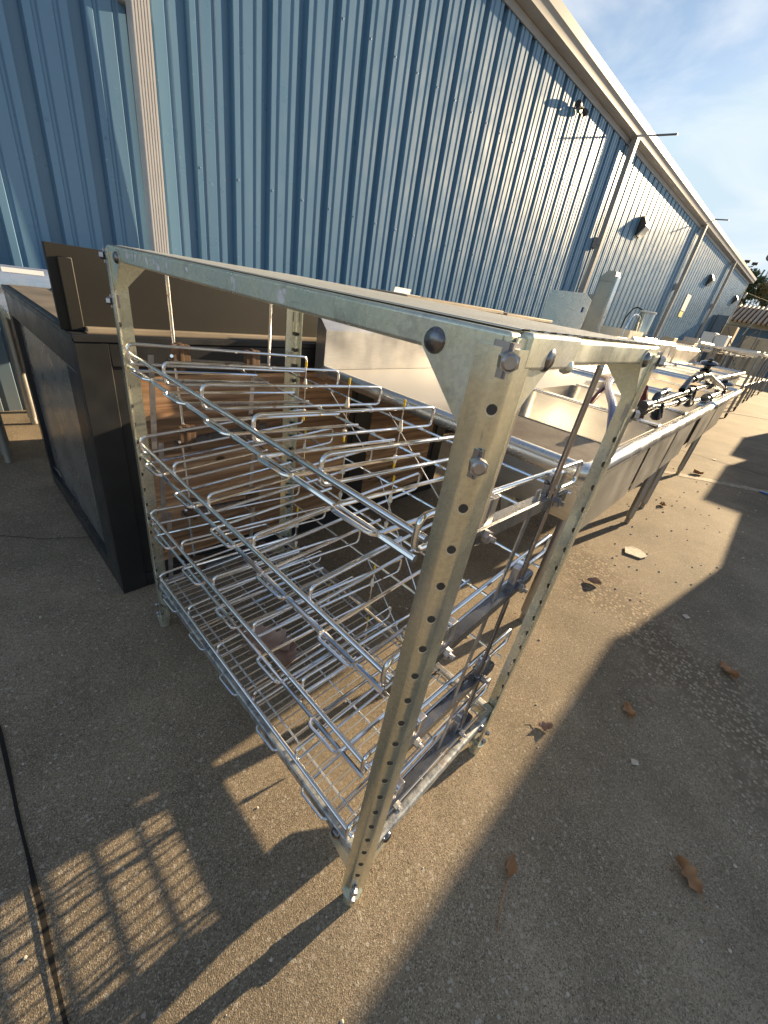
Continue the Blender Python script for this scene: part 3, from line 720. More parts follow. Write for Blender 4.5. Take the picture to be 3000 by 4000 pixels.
# two stainless tables behind the cabinet at the left
ta = prep_table('work_table', 'stainless table with stickers on its backsplash behind the black cabinet', (-3.06, -.02, 0), .72, 1.5, .80, 'stainless_bright', ('x-', .155), 0, legr=.026)
m = MB(); m.box(-.328, -.3265, .40, .53, .915, .957, 0); m.box(-.3262, -.3255, .42, .50, .938, .950, 1); m.lathe((-.3262, .485, .940), (1, 0, 0), [(.012, 0), (.012, .0009)], 12, 2); m.box(-.3262, -.3255, .43, .51, .920, .925, 1); m.build('sticker', [M['white_paper'], M['sticker_blue'], M['sticker_red']], ta)
m = MB(); m.box(-.328, -.3265, .1, .30, .92, .945); m.build('label_strip', M['white_paper'], ta)
m = MB()
for yy in (.06,): m.box(.24, .36, yy - .035, yy + .035, .44, .752, 0, .004, 1)
m.build('leg_socket', M['stainless_dull'], ta)
tb = prep_table('work_table', 'stainless table cut off by the left picture edge, left of the stickered table', (-3.04, -1.62, 0), .72, 1.5, .80, 'stainless_bright', ('x-', .12), .30, legr=.026)

# ------------------------------------------------------------------ sinks
def sink(name, label, loc, Wd, L, rim, bowls, splash_h, drain_w=.0, near_board=.0, depth=.34, mat='stainless', pvc=False, rz=0):
    """local: x from -Wd (wall side, splash) to 0 (front), y from 0 to L. bowls=[(y0,y1)], bowl x from -bw..-.03"""
    t_ = thing(name, label, 'sink', loc, rz)
    bx0 = -Wd + drain_w; bx1 = -.035; r = .026
    # rolled rim round three sides
    m = MB(); path = round_path([(-Wd + .01, 0, rim - r), (-.0, 0, rim - r), (0, L, rim - r), (-Wd + .01, L, rim - r)], .045, 5)
    m.tube(path, r, 12); m.build('rolled_rim', M['stainless_bright'], t_, ang=60)
    # deck sheet around the bowls
    m = MB(); zd = rim - .022
    ys = sorted({.012, L - .012} | {b for bb_ in bowls for b in bb_})
    def quad(x0, x1, y0, y1, z=zd, mi=0): m.add([(x0, y0, z), (x1, y0, z), (x1, y1, z), (x0, y1, z)], [(0, 1, 2, 3)], mi)
    quad(-Wd + .004, bx0, .012, L - .012)
    for a, b in zip(ys[:-1], ys[1:]):
        inb = any(abs(a - q0) < 1e-6 and abs(b - q1) < 1e-6 for q0, q1 in bowls)
        if inb: quad(bx1, -.008, a, b)
        else: quad(bx0, -.008, a, b)
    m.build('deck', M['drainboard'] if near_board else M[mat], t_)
    zb = rim - depth
    for (y0, y1) in bowls:
        m = MB(); rr = .045; N = 4
        # rounded open box, inside and outside skins
        for off, s in ((0, 1), (.003, -1)):
            x0, x1, a, b = bx0 - off, bx1 + off, y0 - off, y1 + off
            def ring(ins, z):
                pts = []
                for (cx, cy, st) in ((x1 - rr, b - rr, 0), (x0 + rr, b - rr, 1), (x0 + rr, a + rr, 2), (x1 - rr, a + rr, 3)):
                    for k in range(N + 1):
                        an = PI / 2 * (st + k / N); pts.append((cx + (rr - ins) * math.cos(an), cy + (rr - ins) * math.sin(an), z))
                return pts + [pts[0]]
            rows = [ring(0, zd + (.003 if s > 0 else -.002)), ring(0, zb + rr - off), ring(rr * .3, zb + rr * .28 - off), ring(rr * .95, zb - off)]
            m.sheet(rows); last = rows[-1][:-1]; m.add(last, [tuple(range(len(last)))])
        cx, cy = (bx0 + bx1) / 2, (y0 + y1) / 2
        m.lathe((cx, cy, zb + .0015), (0, 0, 1), [(.05, 0), (.045, .002), (.03, .001)], 18)
        bw_ = m.build('bowl', M[mat], t_, ang=30)
        # front apron skin just proud of the bowl
        m = MB(); m.box(bx1 + .006, bx1 + .009, y0 + .006, y1 - .006, zb + .004, rim - .046); m.build('front_apron', M['apron'], bw_)
    # divider caps
    for (a, b) in zip(bowls[:-1], bowls[1:]):
        m = MB(); m.box(bx0 + .01, bx1 + .006, a[1] - .002, b[0] + .002, zd + .0035, zd + .012, 0, .003, 1); m.build('divider_cap', M['stainless_bright'], t_)
    # splash with chamfered top and end panel
    m = MB(); sx = -Wd
    m.prism([(sx - .06, .004, rim - .06), (sx, .004, rim - .06), (sx, .004, rim + splash_h - .04), (sx - .042, .004, rim + splash_h), (sx - .06, .004, rim + splash_h)], (0, L - .008, 0)); m.build('backsplash', M[mat], t_)
    for yy in (bowls[0][0] + .08, bowls[-1][1] - .08):
        for xx in (bx1 - .065, bx0 + .07):
            m = MB(); m.cyl((xx, yy, .05), (xx, yy, zb + .012), .0235, n=14); m.lathe((xx, yy, 0), (0, 0, 1), [(.012, 0), (.017, .004), (.016, .04), (.0235, .0501)], 14); m.build('leg', M['stainless_dull'], t_)
    if pvc:
        m = MB(); m.tube(round_path([(-.42, bowls[0][0] + .26, zb + .01), (-.42, bowls[0][0] + .22, zb - .05), (-.30, bowls[0][0] + .02, zb - .085), (-.24, bowls[0][0] - .02, zb - .02)], .05, 6), .030, 14); m.build('drain_pipe', M['pvc'], t_)
    return t_
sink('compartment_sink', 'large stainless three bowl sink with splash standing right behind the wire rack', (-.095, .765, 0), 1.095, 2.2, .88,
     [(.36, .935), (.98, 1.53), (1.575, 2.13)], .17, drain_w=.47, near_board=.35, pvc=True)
s2 = sink('compartment_sink', 'second stainless sink, just beyond the nearest sink with the faucet', (-.10, 3.10, 0), 1.08, 1.72, .88, [(.06, .80), (.86, 1.62)], .24, drain_w=.30, mat='stainless_warm')
s3 = sink('compartment_sink', 'third stainless sink in the row, set back from the two nearer ones', (-.43, 5.15, 0), .78, 2.25, .88, [(.06, .72), (.78, 1.44), (1.5, 2.18)], .26, drain_w=.10, mat='stainless')
s4 = sink('compartment_sink', 'farthest stainless sink of the row, before the castor tables', (-.42, 7.50, 0), .78, 2.05, .88, [(.06, .68), (.74, 1.34), (1.4, 1.98)], .22, drain_w=.10, mat='stainless_warm')

# faucet assembly lying on the front rim of the nearest sink
fa = thing('faucet', 'dark chrome faucet with two valve wheels lying on the front rim of the near sink', 'faucet', (-.15, 1.4, .88))
def fl_(x, y, z): return (x + .15, y - 1.4, z - .88)
m = MB(); m.tube([fl_(-.15, 1.36, .969), fl_(-.15, 2.25, .980), fl_(-.15, 2.9, .985)], .0135, 12)
m.tube([fl_(-.15, 2.18, .980), fl_(-.15, 2.36, .981)], .021, 12); m.tube([fl_(-.15, 1.36, .969), fl_(-.15, 1.43, .970)], .020, 12); m.build('riser_pipe', M['brass_chrome'], fa)
m = MB(); m.tube(round_path([fl_(-.15, 1.50, .957), fl_(-.15, 1.80, .938), fl_(-.15, 2.08, .937), fl_(-.15, 2.34, .945)], .06), .0125, 10)
m.cyl(fl_(-.15, 1.40, .953), fl_(-.15, 1.50, .956), .019); m.tube([fl_(-.15, 1.64, .955), fl_(-.15, 1.70, .905)], [.019, .024], 12); m.cyl(fl_(-.15, 2.02, .938), fl_(-.15, 2.14, .938), .020)
m.cyl(fl_(-.15, 1.645, .985), fl_(-.15, 1.65, .950), .010); m.build('lower_pipe', M['brass_chrome'], fa)
m = MB(); m.tube([fl_(-.15, 2.27, .985), fl_(-.15, 2.38, .915)], [.027, .022], 12); m.cyl(fl_(-.15, 2.40, .912), fl_(-.15, 2.55, .900), .026, .021); m.cyl(fl_(-.15, 2.50, .903), fl_(-.15, 2.70, .902), .017); m.build('tee', M['brass_chrome'], fa)
m = MB(); m.tube(round_path([fl_(-.15, 1.52, .975), fl_(-.15, 1.53, 1.0), fl_(-.15, 1.62, 1.006)], .02), .0125, 10); m.cyl(fl_(-.15, 1.61, 1.005), fl_(-.15, 1.65, 1.008), .016); m.build('spout', M['brass_chrome'], fa)
m = MB() # Y body carrying the two valves
m.cyl(fl_(-.15, 2.86, .985), fl_(-.15, 3.0, .985), .026); m.tube(round_path([fl_(-.15, 2.30, 1.045), fl_(-.15, 2.52, 1.048), fl_(-.15, 2.95, .998), fl_(-.15, 3.3, .965), fl_(-.15, 3.62, .93)], .12, 5), [.019] * 3 + [.026] * 6 + [.030] * 6 + [.026] * 5 if False else .026, 12)
m.cyl(fl_(-.15, 3.05, .884), fl_(-.15, 3.62, .892), .024); m.cyl(fl_(-.15, 3.12, .884), fl_(-.15, 3.26, .886), .034); m.build('valve_body', M['brass_chrome'], fa)
for (y_, z_, s_) in ((2.43, 1.06, .82), (3.72, .915, 1.25)):
    m = MB(); c = fl_(-.15, y_, z_)
    m.lathe(c, (.0, -.25, 1), [(.028 * s_, -.025), (.03 * s_, .0), (.024 * s_, .004), (.031 * s_, .012), (.031 * s_, .024), (.018 * s_, .028), (.018 * s_, .042), (.03 * s_, .046), (.046 * s_, .050), (.048 * s_, .056), (.03 * s_, .062), (.014 * s_, .064), (.014 * s_, .076), (.008 * s_, .079)], 22); m.build('valve_wheel', M['brass_chrome'], fa)
m = MB(); m.cyl(fl_(-.15, 2.30, 1.045), fl_(-.15, 2.17, 1.040), .021, .018); m.cyl(fl_(-.15, 2.17, 1.040), fl_(-.15, 2.09, 1.037), .010); m.tube([fl_(-.15, 2.10, 1.045), fl_(-.15, 2.06, 1.03), fl_(-.15, 2.01, .995)], [.012, .012, .015], 8); m.build('lever', M['brass_chrome'], fa)
ho = thing('blue_hose', 'shiny blue grey flexible hose looped over the near sink divider', 'hose', (-.5, 2.2, .87)); m = MB()
m.tube(round_path([(-.15, .55, .02), (-.08, .30, .055), (-.02, .02, .05), (.08, -.28, .045), (.19, -.55, .03), (.26, -.72, -.04)], .2, 6), .016, 12); m.build('hose', M['blue_hose'], ho)
ho = thing('red_hose', 'dark red rubber hose lying in the near sink beside the blue hose', 'hose', (-.55, 2.3, .87)); m = MB()
m.tube(round_path([(-.2, .52, .02), (-.05, .2, .05), (.05, -.2, .04), (.06, -.5, -.12)], .15, 6), .013, 12); m.tube(round_path([(.30, -.55, .12), (.30, -.4, .03), (.28, -.25, -.04)], .1, 6), .018, 12); m.build('hose', M['red_hose'], ho)

# ------------------------------------------------------------------ equipment along the wall and down the yard
def cabinet_box(name, label, loc, w, l, h, mat, top='stainless', cat='cabinet', legs=.12, rz=0, doors=2, group=None):
    t_ = thing(name, label, cat, loc, rz, group)
    m = MB(); m.box(-w / 2, w / 2, 0, l, legs, h - .03, 0, .004, 1); b = m.build('body', M[mat], t_)
    m = MB(); m.box(-w / 2 - .015, w / 2 + .015, -.015, l + .015, h - .0295, h, 0, .005, 1); m.build('top', M[top], t_)
    for d in range(doors):
        m = MB(); y0 = l * d / doors + .02; y1 = l * (d + 1) / doors - .02; m.box(w / 2 + .001, w / 2 + .018, y0, y1, legs + .03, h - .07, 0, .003, 1); dr = m.build('door', M[mat], t_)
        m = MB(); m.tube(round_path([(w / 2 + .018, y1 - .05, h - .30), (w / 2 + .05, y1 - .05, h - .30), (w / 2 + .05, y1 - .05, h - .18), (w / 2 + .018, y1 - .05, h - .18)], .012), .006, 8); m.build('handle', M['bolt_steel'], dr)
    for sx in (-1, 1):
        for yy in (.05, l - .05): m = MB(); m.cyl((sx * (w / 2 - .05), yy, 0), (sx * (w / 2 - .05), yy, legs), .022, n=10); m.build('foot', M['stainless_dull'], t_)
    return t_
cabinet_box('steel_cabinet', 'narrow brownish steel cabinet with pale top by the wall, nearest behind the rack deck', (-2.12, 2.06, 0), .34, 1.33, 1.168, 'stainless_warm', 'dull_tan')
cabinet_box('steel_cabinet', 'second tan steel cabinet by the wall, before the upright blue grey sheet', (-2.12, 3.49, 0), .34, 1.0, 1.155, 'stainless_dull', 'dull_tan')
o = thing('paper_card', 'folded white paper card lying on the nearest steel cabinet by the wall', 'card', (-2.06, 2.10, 1.1695), .1); m = MB(); m.box(-.05, .05, 0, .20, 0, .002); m.obox((-.05, .1, .018), (.002, 0, 0), (0, .1, 0), (.004, 0, .017)); m.build('sheet', M['white_paper'], o)
# tall dish table end: upright sheet and column
us = thing('dish_table', 'steel dish table with a tall upright blue grey end panel against the wall', 'table', (-2.34, 5.70, 0))
m = MB(); m.prism([(-.30, 0, .86), (-.29, 0, 1.508), (.20, 0, 1.521), (.295, 0, 1.445), (.27, 0, .86)], (0, .02, 0)); m.build('end_panel', M['stainless_bright'], us)
m = MB(); m.box(.21, .235, -.0015, -.0005, 1.30, 1.36, 0); m.box(.237, .25, -.0015, -.0005, 1.31, 1.36, 1); m.build('sticker', [M['sticker_blue'], M['white_paper']], us)
m = MB(); m.box(-.32, .30, .0, 2.6, .82, .859, 0, .006, 1); m.build('table_top', M['stainless_warm'], us)
for x in (-.26, .24):
    for y in (.06, 2.5): m = MB(); m.cyl((x, y, 0), (x, y, .82), .02, n=10); m.build('leg', M['stainless_dull'], us)
cl = thing('steel_column', 'tall narrow stainless column unit standing beside the upright steel end panel', 'column', (-2.16, 6.45, 0), -.15)
m = MB(); m.box(-.16, .06, 0, .12, .0, 1.74, 0, .006, 1); m.prism([(-.16, 0, 1.7405), (.06, 0, 1.7405), (.04, 0, 1.86), (-.08, 0, 1.87), (-.15, 0, 1.80)], (0, .12, 0)); m.build('body', M['stainless_warm'], cl)
m = MB(); m.box(.064, .10, -.03, .05, .0, 1.80, 0, .004, 1); m.build('front_channel', M['stainless_bright'], cl)
m = MB(); m.box(-.27, -.161, .0, .10, .0, 1.56, 0, .004, 1); m.build('side_box', M['stainless_dull'], cl)

dr = thing('open_box', 'open topped steel trough with dark inside standing in front of the wall tables', 'trough', (-2.2, 8.4, 0))
m = MB(); w_, l_, h_ = .95, .9, 1.20
for (x0, x1, y0, y1) in ((-w_, -w_ + .02, 0, l_), (w_ * .0, .02, 0, l_), (-w_ + .02, 0, 0, .02), (-w_ + .02, 0, l_ - .02, l_)): m.box(x0, x1, y0, y1, .82, h_, 0)
m.box(-w_ + .02, 0, .02, l_ - .02, .80, .82); m.build('trough_body', M['stainless_warm'], dr)
for x in (-w_ + .05, -.03):
    for y in (.05, l_ - .05): m = MB(); m.cyl((x, y, 0), (x, y, .80), .02, n=10); m.build('leg', M['stainless_dull'], dr)
prep_table('work_table', 'low warm steel table by the wall behind the open trough', (-2.75, 9.2, 0), .7, 1.8, .95, 'stainless_warm', ('x-', .1))
pt = thing('polished_urn', 'polished cylindrical steel urn with white lid by the wall', 'urn', (-2.68, 11.0, .96))
m = MB(); m.lathe((0, 0, 0), (0, 0, 1), [(.15, 0), (.16, .01), (.16, .62), (.155, .63)], 24); m.build('vessel', M['polished_pot'], pt)
m = MB(); m.lathe((0, 0, .631), (0, 0, 1), [(.175, 0), (.175, .03), (.16, .035)], 24); m.build('lid', M['white_enamel'], pt)
m = MB(); m.tube(round_path([(-.10, -.12, .67), (-.25, -.16, .72), (-.36, -.2, .5), (-.38, -.2, .06)], .1, 6), .014, 8); m.build('hose', M['rubber'], pt)
prep_table('work_table', 'steel table carrying the polished urn', (-2.72, 10.6, 0), .75, 1.6, .96, 'stainless_dull', None)
fz = thing('gooseneck_faucet', 'thin bright gooseneck faucet arching over the steel dish table', 'faucet', (-2.2, 8.1, .86)); m = MB(); m.tube(round_path([(0, 0, 0), (0, 0, .42), (.0, .18, .60), (.06, .40, .58), (.08, .46, .30)], .18, 7), .012, 8); m.build('neck', M['chrome'], fz)
m = MB(); m.lathe((0, 0, 0), (0, 0, 1), [(.03, 0), (.03, .02), (.016, .05)], 12); m.build('base', M['chrome'], fz)

# tables down the yard: right side row on castors, then more rows behind
tables = [
    ('prep', 'tall castor table with bright top, nearest of the far table row', (-.82, 10.05, 0), 1.02, 1.7, 1.20, 'stainless_warm', ('x-', .02), .62, True),
    ('prep', 'castor table standing directly behind the nearest tall castor table', (-.86, 12.55, 0), 1.04, 1.7, 1.18, 'stainless', None, .55, True),
    ('prep', 'third far castor table, in line behind the other two', (-.84, 15.0, 0), 1.04, 1.8, 1.16, 'stainless_warm', None, .5, True),
    ('prep', 'fourth far table, the last of the aligned castor tables', (-.8, 18.2, 0), 1.1, 2.0, 1.12, 'stainless', None, .45, True),
    ('prep', 'steel table between the castor row and the wall tables, near the farthest sink', (-1.9, 10.4, 0), .75, 1.9, .98, 'stainless_bright', None, .3, False),
    ('prep', 'wall side steel table with clutter behind the polished urn', (-2.7, 12.6, 0), .75, 2.0, .98, 'stainless', ('x-', .12), .3, False),
    ('prep', 'mid yard steel table carrying the two white enamel boxes', (-1.75, 12.8, 0), .9, 2.0, 1.10, 'stainless_warm', None, .4, False),
    ('prep', 'wall side table second from the far wall end', (-2.55, 15.2, 0), .8, 2.2, 1.0, 'stainless_bright', ('x-', .1), .3, False),
    ('prep', 'mid yard table behind the white enamel boxes', (-1.7, 15.6, 0), .9, 2.2, 1.05, 'stainless', None, .35, False),
    ('prep', 'wall side table nearest the far end of the metal wall', (-2.45, 18.2, 0), .8, 2.6, 1.0, 'stainless_warm', ('x-', .1), .3, False),
    ('prep', 'mid yard table in front of the tan carton stacks', (-1.6, 19.0, 0), 1.0, 2.4, 1.05, 'stainless_bright', None, .35, False)]
for (_, lb, loc, w_, l_, h_, mt_, sp_, sh_, ca_) in tables: prep_table('work_table', lb, loc, w_, l_, h_, mt_, sp_, sh_, ca_, legr=.022)
def boxy(name, label, cat, loc, w, l, h, mat, rz=0, flap=True, part='carton', group=None):
    t_ = thing(name, label, cat, loc, rz, group); m = MB(); m.box(-w / 2, w / 2, 0, l, 0, h, 0, .006, 1); m.build(part, M[mat], t_)
    m = MB()
    m.box(-w / 2 - .004, w / 2 + .004, -.004, l + .004, h - .09 * h, h + .004, 0, .004, 1); m.build('lid', M[mat], t_); return t_
boxy('enamel_box', 'left white enamel box on the mid yard table', 'box', (-1.68, 13.05, 1.1005), .26, .5, .36, 'white_enamel', part='body')
boxy('enamel_box', 'right white enamel box on the mid yard table, partly seen through', 'box', (-1.40, 13.02, 1.1005), .25, .5, .34, 'white_enamel', part='body')
rn = random.Random(21)
names = ['flat pale tray', 'low white tray', 'tan shallow carton', 'short steel pan', 'upright cream panel', 'small grey bin']
places = ['on the wall side table behind the urn', 'on the steel table near the farthest sink', 'on the table behind the white boxes', 'on the last aligned castor table', 'on the wall side table near the far end', 'on the mid yard table before the cartons', 'on the tall castor table', 'on the second castor table']
spots = [((-2.7, 12.8, .981), .4, .5, .10, 'white_enamel', 'pale flat tray on the wall side table behind the urn'),
         ((-2.6, 13.6, .981), .3, .4, .22, 'cream_box', 'cream carton on the wall side table behind the urn'),
         ((-1.9, 10.7, .981), .5, .7, .07, 'white_enamel', 'low white tray on the steel table near the farthest sink'),
         ((-1.85, 11.6, .981), .35, .4, .13, 'stainless_bright', 'short steel pan at the back of the steel table near the farthest sink'),
         ((-2.5, 15.5, 1.001), .5, .6, .16, 'cream_box', 'tan shallow carton on the second wall side table'),
         ((-2.55, 16.5, 1.001), .4, .5, .30, 'stainless_dull', 'grey steel bin on the second wall side table'),
         ((-1.7, 16.0, 1.051), .6, .7, .12, 'white_enamel', 'wide white tray on the table behind the white enamel boxes'),
         ((-2.4, 18.8, 1.001), .45, .6, .34, 'white_enamel', 'tall white carton on the last wall side table'),
         ((-1.55, 19.6, 1.051), .6, .8, .20, 'cream_box', 'wide cream carton on the table before the tan stacks'),
         ((-.9, 12.9, 1.181), .6, .9, .05, 'white_enamel', 'thin white lid lying on the second castor table'),
         ((-.85, 15.3, 1.161), .5, .8, .09, 'cream_box', 'thin cream carton on the third castor table'),
         ((-.75, 18.6, 1.121), .6, .8, .12, 'white_enamel', 'white tray on the farthest castor table'),
         ((-.95, 10.6, .621), .5, .8, .10, 'white_paper', 'white tray on the undershelf of the nearest castor table')]
for loc, w_, l_, h_, mt_, lb in spots: boxy('tray_box', lb, 'box', loc, w_, l_, h_, mt_, part='body')
for (x, y, h_, w_, lb, mt_) in ((-2.9, 24.2, 2.05, 1.15, 'big tan carton stack standing before the tile roofed house', 'cardboard'), (-1.35, 23.2, 1.75, 1.0, 'tan carton stack with cream top at the right edge', 'cream_box')):
    t_ = thing('carton_stack', lb, 'carton', (x, y, 0)); z = 0; q = 0
    m = MB(); m.box(-w_ / 2, w_ / 2, 0, .8, 0, h_ * .62, 0, .01, 1); m.build('carton', M[mt_], t_); m = MB(); m.box(-w_ / 2 + .02, w_ / 2 - .01, .02, .8, h_ * .62 + .002, h_, 0, .02, 2); m.build('carton', M[mt_], t_)
    m = MB(); m.box(-.04, .04, -.004, -.001, .05, h_ - .06); m.build('tape', M['dull_tan'], t_)
st = thing('clothes_rack', 'thin dark pipe rack with diagonal braces before the carton stack', 'rack', (-1.9, 21.0, 0))
m = MB()
for (a, b) in (((-.6, 0, 0), (-.6, 0, 2.0)), ((.6, 0, 0), (.6, 0, 2.0)), ((-.6, 0, 1.98), (.6, 0, 1.98)), ((-.6, 0, 1.2), (.6, 0, 1.2)), ((-.6, 0, .3), (.5, 0, 1.9)), ((.6, 0, .3), (-.4, 0, 1.9))): m.cyl(a, b, .014, n=8)
m.build('frame', M['pole_grey'], st)
for (x, y, lb) in ((-3.02, 22.6, 'left dark striped upright panel leaning near the end of the metal wall'), (-2.75, 22.0, 'right dark striped upright panel near the end of the metal wall')):
    t_ = thing('upright_panel', lb, 'panel', (x, y, 0)); m = MB(); m.box(-.17, .17, 0, .05, 0, 2.3, 0); m.build('face', M['blue_plain'], t_); m = MB(); m.box(-.20, -.171, -.01, .06, 0, 2.32); m.box(.171, .20, -.01, .06, 0, 2.32); m.build('edge_strip', M['rubber'], t_)

# shadow casters invented as steel cabinets, mostly out of frame, for the long shadow
cabinet_box('steel_cabinet', 'added shadow caster, a tall steel cabinet at the right side of the yard, nearest the camera', (1.41, 4.28, 0), .85, 1.62, 1.31, 'stainless_dull', legs=.08)
cabinet_box('steel_cabinet', 'added shadow caster, a longer steel cabinet at the right side of the yard, behind the nearest one', (1.60, 6.02, 0), .85, 2.45, 1.20, 'stainless', legs=.10)
cabinet_box('steel_cabinet', 'added shadow caster, the highest steel cabinet at the right side of the yard, third in its row', (1.60, 9.55, 0), .90, 1.7, 1.60, 'stainless_warm', legs=.10)
cabinet_box('steel_cabinet', 'added shadow caster, a steel cabinet fourth in the right hand row', (1.56, 11.9, 0), .90, 1.8, 1.58, 'stainless_dull', legs=.10)
cabinet_box('steel_cabinet', 'added shadow caster, a steel cabinet last in the right hand row', (1.78, 14.6, 0), .90, 2.5, 1.45, 'stainless', legs=.10)
tg = thing('blue_tag', 'small bright blue plastic strip on the ground at the right edge', 'strip', (.46, 5.06, 0), .15); m = MB(); m.box(0, .16, -.02, .02, .002, .012, 0, .003, 1); plain('blue_strip', (.03, .12, .45), .4); m.build('strip', M['blue_strip'], tg)

# ------------------------------------------------------------------ far background
hs = thing('tile_roof_house', 'low house with orange clay tile roof and blue grey wall beyond the yard end', 'house', (-3.5, 30, 0))
m = MB(); m.box(.2, 14, 0.6, 8, 0, 2.75); m.build('wall', M['blue_plain'], hs)
m = MB(); m.box(.0, 14, .58, .599, 2.3, 2.62); m.build('fascia', M['cream_box'], hs)
m = MB(); 
for k in range(70):
    x = -.15 + .205 * k
    m.tube([(x + .06, -.25, 2.53), (x + .06, 2.6, 3.46)], .072, 8, mi=0)
m.prism([(-.2, -.18, 2.48), (14.2, -.18, 2.48), (14.2, 2.6, 3.42), (-.2, 2.6, 3.42)], (0, -.01, .03), 1)
m.build('roof', [M['tile_clay'], M['tile_gap']], hs)
m = MB(); m.box(.9, 1.0, .55, .598, 0, 2.3); m.box(2.9, 3.0, .55, .598, 0, 2.3); m.build('wall_post', M['pole_grey'], hs)
lp = thing('yard_light_pole', 'tall dark light pole with three floodlight heads above the roof end', 'light pole', (-5.30, 40, 0))
m = MB(); m.tube([(0, 0, 0), (0, 0, 6.3)], [.09, .06], 10); m.build('pole', M['pole_grey'], lp)
m = MB(); m.tube([(-.36, 0, 6.28), (-.30, 0, 6.22), (.30, 0, 6.22), (.36, 0, 6.28)], .035, 8); m.build('cross_arm', M['pole_grey'], lp)
for x, z in ((-.48, 6.42), (0.0, 6.52), (.48, 6.42)):
    m = MB(); m.obox((x, -.05, z), (.16, 0, 0), (0, .14, .03), (0, -.02, .075)); m.cyl((x * .8, 0, z - .2), (x, -.02, z), .025, n=8); m.build('lamp_head', M['bronze_paint'], lp)
tw = thing('lattice_tower', 'grey lattice radio tower with a round dish antenna at the right edge', 'tower', (-5.5, 60, 0))
m = MB(); HT = 16.0
def leg_at(i, z): 
    s = 1.25 * (1 - z / (HT * 1.12)) ; a = (i * 120 + 20) * PI / 180; return Vector((s * math.cos(a), s * math.sin(a), z))
for i in range(3):
    m.tube([leg_at(i, 0), leg_at(i, HT)], .045, 6)
    for k in range(14):
        z = HT * k / 14; z2 = HT * (k + 1) / 14; m.tube([leg_at(i, z), leg_at((i + 1) % 3, z2)], .022, 5); m.tube([leg_at((i + 1) % 3, z), leg_at(i, z2)], .022, 5); m.tube([leg_at(i, z), leg_at((i + 1) % 3, z)], .018, 5)
m.build('lattice', M['tower_steel'], tw)
for (x, z, r_) in ((-.75, 9.55, .36), (-.2, 11.2, .22)):
    m = MB(); m.lathe((x, -.9, z), (-.3, -1, .05), [(r_ * .3, -.22), (r_, -.1), (r_, .06), (r_ * .2, .12)], 16); m.build('dish_antenna', M['pole_grey'], tw)
m = MB(); m.cyl(leg_at(1, 6.6) + Vector((-.5, -.3, 0)), leg_at(1, 8.6) + Vector((-.3, -.3, 0)), .08, n=8); m.build('panel_antenna', M['pole_grey'], tw)
wr = thing('overhead_cable', 'thin dark utility cable with a white insulator running off the building corner', 'cable', (-3.1, 26.8, 3.3))
m = MB(); P_ = [(0, 0, .35)] + [(k * .9, 1.5 * k, .3 - .16 * k + .012 * k * k) for k in range(0, 14)]; m.tube(P_, .012, 6); m.build('wire', M['rubber'], wr)
m = MB(); m.lathe((.12, .1, .02), (.1, 0, 1), [(.03, 0), (.05, .03), (.05, .22), (.02, .25)], 10); m.build('insulator', M['white_enamel'], wr)
m = MB()
for dz in (-.12, .06, .2): m.cyl((-.02, -.5, dz), (-.02, .1, dz), .012, n=6); m.cyl((-.02, -.5, dz), (-.3, -.52, dz + .05), .01, n=6)
m.build('pipe_bracket', M['pole_grey'], wr)
m = MB(); m.cyl((1.0, 2.2, .1), (.6, 2.4, -1.4), .02, n=6); m.build('stay_pole', M['tower_steel'], wr)

def tree(name, label, loc, h, rad, mat, seed, n=1500, leafs=.16, base=.35):
    rn = random.Random(seed); t_ = thing(name, label, 'tree', loc, 0, 'trees beyond the building end')
    m = MB(); m.tube([(0, 0, 0), (.05, .05, h * .3), (0, .1, h * .6), (.05, 0, h * .92)], [.16, .13, .08, .02], 8)
    cl = []
    for k in range(26):
        z = h * rn.uniform(base, 1.0); rr = rad * (1.05 - .65 * ((z / h - base) / (1 - base))) * rn.uniform(.35, 1.0); a = rn.uniform(0, 2 * PI)
        c = Vector((rr * math.cos(a), rr * math.sin(a), z)); cl.append((c, rn.uniform(.30, .62) * rad * .62))
        m.tube([(0, .05, z * .8), c * .6 + Vector((0, 0, z * .36)), c], [.045, .03, .01], 5)
    m.build('trunk', M['bark'], t_)
    m = MB()
    for k in range(n):
        c, r_ = rn.choice(cl); d = Vector((rn.gauss(0, 1), rn.gauss(0, 1), rn.gauss(0, .75))); d = d.normalized() * r_ * rn.random() ** .4
        p = c + d; u = Vector((rn.gauss(0, 1), rn.gauss(0, 1), rn.gauss(0, 1))).normalized(); v = u.orthogonal().normalized(); s = leafs * rn.uniform(.5, 1.2)
        m.add([p - u * s, p - v * s * .5, p + u * s, p + v * s * .5], [(0, 1, 2, 3)])
    m.build('crown', M[mat], t_, flat=True)
tree('broadleaf_tree', 'dark green tree rising directly behind the end of the metal building', (-4.7, 43, 0), 6.3, 1.5, 'foliage', 3, 2600, .15)
tree('broadleaf_tree', 'olive green tree with yellowish top behind the tile roof', (-3.5, 41, 0), 5.4, 1.5, 'foliage_autumn', 5, 2400, .14)
tree('broadleaf_tree', 'smaller dark tree at the right picture edge behind the tile roof', (-2.0, 44, 0), 4.5, 1.4, 'foliage', 8, 1800, .14)
tree('broadleaf_tree', 'low distant tree farther right, below the lattice tower', (.4, 50, 0), 5.0, 1.8, 'foliage', 12, 1500, .16)

